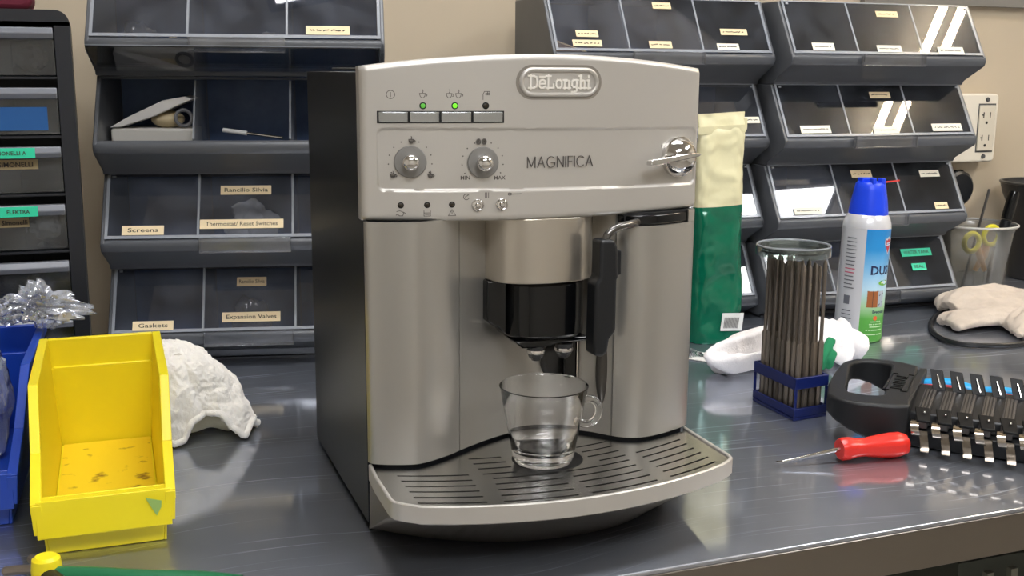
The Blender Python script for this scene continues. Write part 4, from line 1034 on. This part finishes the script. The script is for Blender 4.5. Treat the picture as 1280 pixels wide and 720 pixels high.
strokes(mb, [[(.006, -.009), (.013, -.004)], [(.006, .004), (.013, .007)]], .001, T, .0003, 1)
mb.build('cabinet_picture', [mat('brown printed wood', '9a5a2c', .5), M_INK, mat('pale printed room', 'a8b0b8', .5)], dc, smooth=0, weld=False)
mb = MB(); add_text(mb, 'Everyday', .0060, CY(-78, .0435), 0, bold=.02); mb.build('tag_line', mat('navy lettering', '1c2450', .5), dc, smooth=0, weld=False)
mb = MB(); shell_patch(arc(0, 0, .0032, .0032, 0, 360, 14)[:-1], 0, CY(-88, .0350)); mb.build('orange_dot', mat('orange print', 'd8602c', .5), dc, smooth=0)
mb = MB()
for q, (zz, ww) in enumerate(((.0300, .008), (.0265, .010), (.0230, .009), (.0185, .014), (.0125, .012))):
    x = -ww
    while x < ww: strokes(mb, [[(x, 0), (x+.0011, 0)]], .0013, CY(-84, zz), .0002); x += rnd.choice((.0021, .0024, .0038))
mb.build('fine_print', mat('pale green print', 'b8d8a8', .5), dc, smooth=0, weld=False)
mb = MB()
for q in range(26):
    zz = .1420-.0052*q; mi = 1 if q in (8, 9) else 0
    if q in (14, 15, 16, 17, 18): continue
    x = -.0065
    while x < .0065: strokes(mb, [[(x, 0), (x+.0014, 0)]], .0012, CY(-162, zz), .0002, mi); x += rnd.choice((.0019, .0022, .003))
cyl_rect(-.005, .004, .052, .064, CY(-162, 0), 0)
mb.build('back_print', [mat('small grey print', '66666e', .5), mat('pink print', 'c04868', .5)], dc, smooth=0, weld=False)

# ------------------------------------------------------------------ screwdriver
sd = thing('screwdriver', 'short screwdriver with a red fluted handle lying on the bench', 'screwdriver', (.3090, .0060, .0128), math.radians(-7), rot=(0, math.radians(0), math.radians(-7)))
mb = MB()
HP = [(.0, .0095), (.003, .0110), (.010, .0108), (.018, .0092), (.026, .0090), (.040, .0110), (.052, .0122), (.062, .0120), (.069, .0098), (.0715, .005), (.072, 0)]
vs = []; fs = []; n = 36
for (x, rr_) in HP:
    for kx in range(n):
        a = 2*PI*kx/n; q = rr_*(1-.07*abs(math.cos(a*3))**6); vs.append((x, q*math.cos(a), q*math.sin(a)))
for j in range(len(HP)-1):
    for kx in range(n): fs.append((j*n+kx, j*n+(kx+1) % n, (j+1)*n+(kx+1) % n, (j+1)*n+kx))
fs.append(tuple(range(n))[::-1]); mb.add(vs, fs); mb.build('handle', M_RED, sd, smooth=50)
MB().tube([(-.058, 0, -.0075), (.001, 0, 0)], [.0011, .0022], 12).build('shaft', M_CHROME, sd)
MB().prism([(-.064, -.0014), (-.058, -.0012), (-.058, .0012), (-.064, .0014)], -.0086, -.0070, 'z').build('blade_tip', M_CHROME, sd)

# ------------------------------------------------------------------ clip rack with loop handle
O = Vector((.451, .074)); uu_ = Vector((.68, -.733)).normalized(); vv_ = Vector((-uu_.y, uu_.x))
rk = thing('clip_rack', 'black tool rack with loop handle and chrome spring clips', 'tool rack', (O.x, O.y, 0))
outer = [(.3965, .0158), (.3835, .0190), (.3703, .0278), (.3560, .0380), (.3477, .0480), (.3430, .0610), (.3450, .0760), (.3557, .0910), (.3700, .1085), (.3869, .1260), (.4056, .1450), (.4256, .1640), (.4420, .1760), (.4600, .1810), (.4770, .1770), (.4920, .1650), (.5010, .1500), (.5053, .1319)]
inner = [(.3985, .0570), (.3900, .0560), (.3810, .0600), (.3740, .0680), (.3710, .0760), (.3720, .0830), (.3790, .0920), (.3890, .1030), (.4000, .1160), (.4140, .1330), (.4280, .1500), (.4380, .1610), (.4480, .1680), (.4600, .1710), (.4710, .1680), (.4790, .1580), (.4810, .1500), (.4790, .1430)]
def zlow(p):
    d = (Vector(p)-O).dot(-uu_); return max(0.0005, min(.028, (d-.012)*.40))
mb = MB(); n = len(outer); vs = []
for p in outer: vs.append((p[0]-O.x, p[1]-O.y, .0440))
for p in inner: vs.append((p[0]-O.x, p[1]-O.y, .0440))
for p in outer: vs.append((p[0]-O.x, p[1]-O.y, zlow(p)))
for p in inner: vs.append((p[0]-O.x, p[1]-O.y, zlow(p)))
fs = []
for i in range(n):
    j = (i+1) % n
    fs += [(i, j, n+j, n+i), (2*n+i, 3*n+i, 3*n+j, 2*n+j), (i, 2*n+i, 2*n+j, j), (n+i, n+j, 3*n+j, 3*n+i)]
mb.add(vs, fs); mb.build('loop_handle', M_BLACKR, rk, bevel=.003, seg=3, smooth=40)
def RK(a, b, z): return (uu_.x*a+vv_.x*b, uu_.y*a+vv_.y*b, z)
mb = MB(); strokes(mb, [[(-.026, -.034), (-.026, .034)], [(-.004, -.034), (-.004, .034)]], .0016, lambda a, b, h: RK(a, b, .0442+h), .0006)
strokes(mb, [[(-.026, -.034), (-.021, -.034)], [(-.026, .034), (-.021, .034)], [(-.004, -.034), (-.009, -.034)], [(-.004, .034), (-.009, .034)]], .0014, lambda a, b, h: RK(a, b, .0442+h), .0006)
for q in range(8): strokes(mb, [[(-.020, -.026+q*.0070), (-.010, -.026+q*.0070)], [(-.020 if q % 2 else -.010, -.026+q*.0070), (-.020 if q % 2 else -.010, -.0215+q*.0070)]], .0016, lambda a, b, h: RK(a, b, .0442+h), .0006)
mb.build('raised_marking', mat('raised black marking', '050506', .3), rk, smooth=0, weld=False)
NS = 9
mb = MB(); mb.box(.0, .012+.0190*NS, -.074, .022, .0005, .018, T=RK); mb.prism([(-.060, .018), (.0215, .018), (.0215, .040), (.004, .0385), (-.055, .0305)], .0005, .0115+.0190*NS, 'x', T=RK); mb.build('rail', M_BLACK, rk, bevel=.002)
mb = MB(); mb.prism([(-.078, .0005), (.079, .0005), (.079, .042), (.03, .0435), (-.070, .0435)], -.004, .004, 'x', T=RK); mb.build('end_plate', M_BLACKR, rk, bevel=.001)
M_PLT = mat('black clip plate', '050506', .45, spec=.3); M_CLP = mat('worn clip chrome', 'b0a698', .18, 1)
M_TRO = mat('grey trough steel', '6e6a68', .35, .7)
for i in range(NS):
    a = .018+.0190*i
    def LT(p, q, z, a=a): return RK(a+p, q, z)
    sl = MB(); sl.prism([(-.070, .019), (.004, .019), (.004, .040), (-.070, .034)], -.0075, .0035, 'x', T=LT); s_ = sl.build('clip_slot', M_TRO, rk, bevel=.0008)
    sl = MB()
    for w2 in (-.0060, -.0030, .0000): sl.prism([(-.066, .0341), (.002, .0396), (.002, .0410), (-.066, .0355)], w2, w2+.0010, 'x', T=LT)
    sl.build('trough_rib', mat('dark trough rib', '2c2c2c', .3, .6), s_)
    sl = MB(); sl.add([LT(.000, .006, .0350), LT(.0125, .008, .0365), LT(.0055, .020, .0570), LT(-.006, .018, .0580), LT(.001, .0085, .0340), LT(.0135, .0105, .0355), LT(.0065, .0225, .0560), LT(-.005, .0205, .0570)],
                        [(0, 1, 2, 3), (4, 7, 6, 5), (0, 4, 5, 1), (1, 5, 6, 2), (2, 6, 7, 3), (3, 7, 4, 0)]); sl.build('upper_plate', M_PLT, s_, bevel=.0006)
    sl = MB(); sl.tube([LT(.0015, .0158, .0530), LT(.0065, .0092, .0410)], .0010, 8); sl.build('pin', M_CHROME, s_)
    sl = MB(); sl.add([LT(-.009, -.070, .041), LT(.005, -.070, .041), LT(.008, -.092, .034), LT(-.004, -.092, .034), LT(-.009, -.070, .0385), LT(.005, -.070, .0385), LT(.008, -.092, .0315), LT(-.004, -.092, .0315)],
                        [(0, 1, 2, 3), (4, 7, 6, 5), (0, 4, 5, 1), (1, 5, 6, 2), (2, 6, 7, 3), (3, 7, 4, 0)]); sl.build('lower_plate', M_PLT, s_, bevel=.0006)
    sl = MB(); sl.ball(LT(.001, -.081, .0390), .0016, 10); sl.build('rivet', M_CHROME, s_)
    def band(path, wdt, nm, mm):
        bm_ = MB(); vs = []; m_ = len(path)
        for (q, z) in path:
            vs += [LT(wdt[0]+(.030-z)*.22, q, z), LT(wdt[1]+(.030-z)*.22, q, z), LT(wdt[0]+(.030-z)*.22, q+.0009, z-.0003), LT(wdt[1]+(.030-z)*.22, q+.0009, z-.0003)]
        fs = []
        for k_ in range(m_-1):
            a_, b_ = 4*k_, 4*k_+4; fs += [(a_, a_+1, b_+1, b_), (a_+2, b_+2, b_+3, a_+3), (a_, b_, b_+2, a_+2), (a_+1, a_+3, b_+3, b_+1)]
        fs += [(0, 2, 3, 1), (4*m_-4, 4*m_-3, 4*m_-1, 4*m_-2)]
        bm_.add(vs, fs); bm_.build(nm, mm, s_, smooth=60)
    band([(-.088, .0325), (-.096, .0320), (-.101, .0285), (-.102, .0240), (-.099, .0205), (-.094, .0195)], (-.009, -.0015), 'spring_clip', M_CLP)
    band([(-.088, .0225), (-.091, .0190), (-.0915, .0150), (-.0935, .0110), (-.0965, .0075), (-.1005, .0055)], (-.0035, .004), 'spring_tail', mat('dull clip steel', '7d746a', .25, 1))
def hnd(name, label, pts, rad, m, m2):
    t = thing(name, label, 'hand tool', (0, 0, 0))
    MB().tube(smooth_path(pts), rad, 14, flat=.8).build('grip', m, t); 
    a, b = Vector(pts[0]), Vector(pts[1]); d = (a-b).normalized(); MB().tube([a-d*.004, a+d*.012], .004, 10).build('neck', m2, t)
P = [RK(.006+.0, .055, .030), RK(.030, .052, .034), RK(.060, .046, .031), RK(.085, .044, .034), RK(.110, .044, .030), RK(.118, .044, .027)]
P = [(p[0]+O.x, p[1]+O.y, p[2]) for p in P]
hnd('tool_handle', 'cyan tool handle lying behind the black clip rack', P, .0085, M_CYAN, M_DSTEEL)
P = [RK(.004, .038, .028), RK(.030, .040, .030), RK(.060, .036, .027), RK(.085, .034, .030), RK(.104, .034, .026)]
P = [(p[0]+O.x, p[1]+O.y, p[2]) for p in P]
hnd('tool_handle', 'red tool handle wedged behind the black clip rack', P, .0085, mat('dull red grip', 'a83038', .4), M_DSTEEL)

# ------------------------------------------------------------------ cable loop and glove cloth
cable = smooth_path([(1.18, .400, .004), (1.13, .455, .004), (1.07, .495, .004), (.992, .515, .004), (.920, .512, .005), (.855, .487, .005), (.790, .435, .004), (.748, .375, .004), (.742, .325, .004), (.785, .300, .004), (.841, .300, .004), (.93, .33, .004), (1.02, .37, .004)], 8)
tag(MB().tube(cable, .0036, 10).build('cable', mat('black rubber cable', '17181b', .35)), 'loop of thick black cable around the off-white gloves', 'cable')
def gl_(mb):
    def strand(pts, rad): mb.tube(smooth_path(pts, 5), rad, 10, flat=.8)
    for k in range(9):      # upper glove, long folds running to the right
        t = k/8; o_ = (t-.5)*.085
        strand([(.842+.02*abs(t-.5), .462+o_*.5, .012+.012*(1-abs(2*t-1))), (.880, .475+o_, .018+.020*(1-abs(2*t-1))), (.935, .470+o_*1.1, .016+.024*(1-abs(2*t-1))+.003*math.sin(k*2.1)), (.990, .452+o_, .014+.018*(1-abs(2*t-1))), (1.06, .425+o_*.8, .013+.014*(1-abs(2*t-1)))], .0095 if k % 2 else .0075)
    for k in range(6):      # lower left glove
        t = k/5; o_ = (t-.5)*.052
        strand([(.792+.012*t, .408+o_*.9, .008), (.825, .412+o_, .012+.010*(1-abs(2*t-1))), (.865, .405+o_, .014+.014*(1-abs(2*t-1))), (.915, .392+o_, .010+.012*(1-abs(2*t-1))), (.960, .385+o_*.6, .010)], .0080 if k % 2 else .0062)
    for k in range(5):      # lower right glove fingers
        t = k/4; o_ = (t-.5)*.050
        strand([(.838+.006*k, .336+o_*.6, .008), (.868, .350+o_, .012+.008*(1-abs(2*t-1))), (.910, .372+o_, .018+.010*(1-abs(2*t-1))), (.975, .388+o_*.8, .016)], .0082 if k % 2 else .0066)
    mb.ball((.93, .435, .014), (.065, .050, .014), 20)
o = blob('work_glove', gl_, .0023, M_OFFW, None, 2, disp=.003, dscale=30, fold=.0012, fscale=60)
for v in o.data.vertices: v.co.z = max(v.co.z, .0006)
tag(o, 'crumpled off-white cotton gloves inside the black cable loop', 'gloves')

# ------------------------------------------------------------------ tub with scissors
TBX, TBY = 1.012, .600
tub = thing('plastic_tub', 'frosted plastic tub holding scissors beside the right cabinet', 'container', (TBX, TBY, 0))
MB().lathe([(.042, .001), (.044, .0), (.046, .003), (.0600, .108), (.0608, .1085), (.0625, .1150), (.0650, .1155), (.0650, .1200), (.0635, .1210), (.0618, .1190), (.0590, .108), (.0446, .0045), (0, .004)], n=56, cap=False).build('tub_wall', M_FROST, tub, smooth=40)
MB().tube([(.0655*math.cos(2*PI*q/56), .0655*math.sin(2*PI*q/56), .1190) for q in range(56)], .0018, 8, closed=True).build('tub_rim', mat('frosted rim', 'c8c6c0', .3, alpha=.8), tub)
sx = thing('scissors', 'scissors with yellow ring handles standing in the frosted tub', 'scissors', (TBX-.003, TBY-.010, .0052))
def RG(cx, cz, rx, rz_, nm):
    MB().tube([(cx+rx*math.cos(2*PI*q/30), -.018+.010*cz, cz+rz_*math.sin(2*PI*q/30)) for q in range(30)], .0042, 12, closed=True).build(nm, M_SCIS, sx)
RG(-.026, .0880, .0150, .0145, 'finger_ring'); RG(.013, .0970, .0155, .0150, 'finger_ring')
MB().tube([(-.014, -.017, .079), (-.002, -.014, .060), (.012, -.010, .040)], [.006, .0055, .004], 12).build('shank', M_ORANGE, sx); MB().tube([(.008, -.015, .086), (.006, -.013, .066), (-.006, -.008, .040)], [.006, .0065, .004], 12).build('shank', M_ORANGE, sx)
MB().prism([(.012, .040), (.018, .040), (.014, .002), (.012, .001)], -.011, -.0095, 'y').build('blade', M_CHROME, sx); MB().prism([(-.008, .040), (-.002, .040), (-.006, .001), (-.009, .002)], -.0085, -.007, 'y').build('blade', M_CHROME, sx)
mk = thing('marker_pen', 'black marker pen leaning out of the frosted tub', 'pen', (TBX+.028, TBY-.008, .0052), rot=(0, math.radians(14), 0))
MB().lathe([(.0085, 0), (.0085, .120), (.0070, .122)], n=20).build('barrel', M_BLACK, mk); MB().lathe([(.0090, .1225), (.0092, .165), (.0080, .170), (0, .1705)], n=20).build('cap', M_BLACKG, mk)
cl = MB(); cl.tube([(0, 0, 0), (.045, .004, .165)], .0022, 8); o = cl.build('twisted_rod', mat('dark twisted steel', '5c5a58', .4, .6)); o.location = (TBX+.004, TBY+.022, .006); tag(o, 'thin dark twisted rod sticking out of the frosted tub', 'rod')
bw = thing('black_bin', 'dark grey round bucket at the right edge behind the tub', 'bucket', (1.248, .690, 0))
MB().lathe([(.048, 0), (.050, .002), (.055, .120), (.068, .150), (.074, .170), (.0715, .171), (.066, .152), (.052, .121), (.046, .004), (0, .003)], n=48, cap=False).build('bowl', mat('dark grey bucket plastic', '2b2a2a', .35), bw, smooth=40)
MB().tube([(.073*math.cos(2*PI*q/48), .073*math.sin(2*PI*q/48), .1710) for q in range(48)], .0025, 8, closed=True).build('rim', mat('bucket rim', '3c3a38', .3), bw)

# ------------------------------------------------------------------ wall outlet and plug
ol = thing('wall_outlet', 'ivory double socket outlet box on the wall right of the cabinets', 'outlet', (1.163, WALL, .264))
MB().prism(rr(-.085, .027, -.060, .060, .008), -.030, -.0005, 'y').build('box', M_WHITEP, ol, bevel=.003, seg=3)
MB().box(-.0165, .0185, -.0330, -.0302, -.040, .040).build('receptacle', mat('cream receptacle', 'cbc2b0', .4), ol, bevel=.0008)
for zc in (.020, -.020):
    mb = MB(); mb.box(-.0085, -.0065, -.0334, -.0331, zc-.002, zc+.008); mb.box(-.0115, -.0085, -.0334, -.0331, zc+.002, zc+.004); mb.box(.0065, .0080, -.0334, -.0331, zc-.002, zc+.008); mb.prism(arc(0, zc-.0105, .0026, .0026, 0, 360, 12)[:-1], -.0334, -.0331, 'y'); mb.build('socket_holes', M_DARK, ol, smooth=0)
for zc in (.050, -.050):
    MB().lathe([(.0035, -.0325), (.0042, -.0302)], (.001, 0, zc), 14, axis='y').build('screw', M_GREY, ol)
MB().prism([(-.018, -.043), (.021, -.043), (.021, .043), (-.018, .043)], -.0301, -.03005, 'y').build('gap_line', M_GREY, ol, smooth=0)
pg = thing('wall_plug', 'round black plug low on the wall behind the right cabinet', 'plug', (1.114, WALL, .158))
MB().lathe([(.020, -.0005), (.022, -.012), (.030, -.016), (.031, -.034), (.026, -.038), (0, -.0385)], n=28, axis='y').build('body', M_BLACK, pg)
mb = MB()
for q in range(14):
    a = 2*PI*q/14; mb.ball((.031*math.cos(a), -.025, .031*math.sin(a)), (.003, .009, .003), 8)
mb.build('grip_ridges', M_BLACKG, pg)

# ------------------------------------------------------------------ small pliers at the front left, tag, wire
pl = thing('pliers', 'small black pliers with a yellow collar and green grip at the front left corner', 'pliers', (-.377, -.017, .0))
MB().tube(smooth_path([(-.012, .030, .010), (-.006, .018, .011), (0, .008, .012)]), [.0020]+[.0035]*11+[.0055], 10).build('jaw', M_DSTEEL, pl)
MB().tube(smooth_path([(-.030, .018, .008), (-.016, .012, .010), (-.004, .004, .011)]), [.0020]+[.0035]*11+[.0055], 10).build('jaw', M_DSTEEL, pl)
MB().lathe([(.0085, .004), (.0100, .006), (.0105, .014), (.0095, .022), (.007, .024)], (0, -.002, 0), 24).build('collar', M_YEL, pl)
MB().tube(smooth_path([(.006, -.008, .010), (.030, -.018, .010), (.062, -.032, .009), (.10, -.046, .008), (.125, -.062, .008)]), .0075, 12).build('grip', mat('green rubber grip', '14603c', .4), pl)
MB().tube(smooth_path([(.002, -.010, .010), (.012, -.034, .010), (.026, -.062, .009), (.036, -.090, .009)]), .0075, 12).build('grip', M_BLACK, pl)
tg = thing('paper_tag', 'small white printed tag on crinkled film beside the white towel', 'tag', (.392, .385, .0))
mb = MB(); mb.prism([(-.030, .002), (.000, .030), (.022, .004), (-.006, -.030)], .0008, .0016, 'z'); strokes(mb, [[(-.008, .004), (.004, -.004)], [(-.006, -.002), (-.001, -.006)]], .002, lambda a, b, h: (a, b, .0017+h), .0002, 1); mb.build('card', [mat('white tag card', 'dcdad6', .5), M_INK], tg, smooth=0)
mb = MB(); mb.grid(16, 12, lambda a, b: (-.045+.045*a, .0+.055*b, .0012+.010*abs(n3(a*5, b*5, 2))*(1-abs(2*b-1)))); mb.build('film', M_FILM, tg, smooth=0, solid=.0004)
o = MB().tube(smooth_path([(.500, .530, .060), (.506, .520, .040), (.500, .512, .022), (.506, .505, .010), (.500, .480, .0020), (.512, .455, .0015)]), .0008, 6).build('thin_wire', mat('pale thin wire', '9a9a98', .4)); tag(o, 'thin pale wire hanging beside the tall green bag', 'wire')
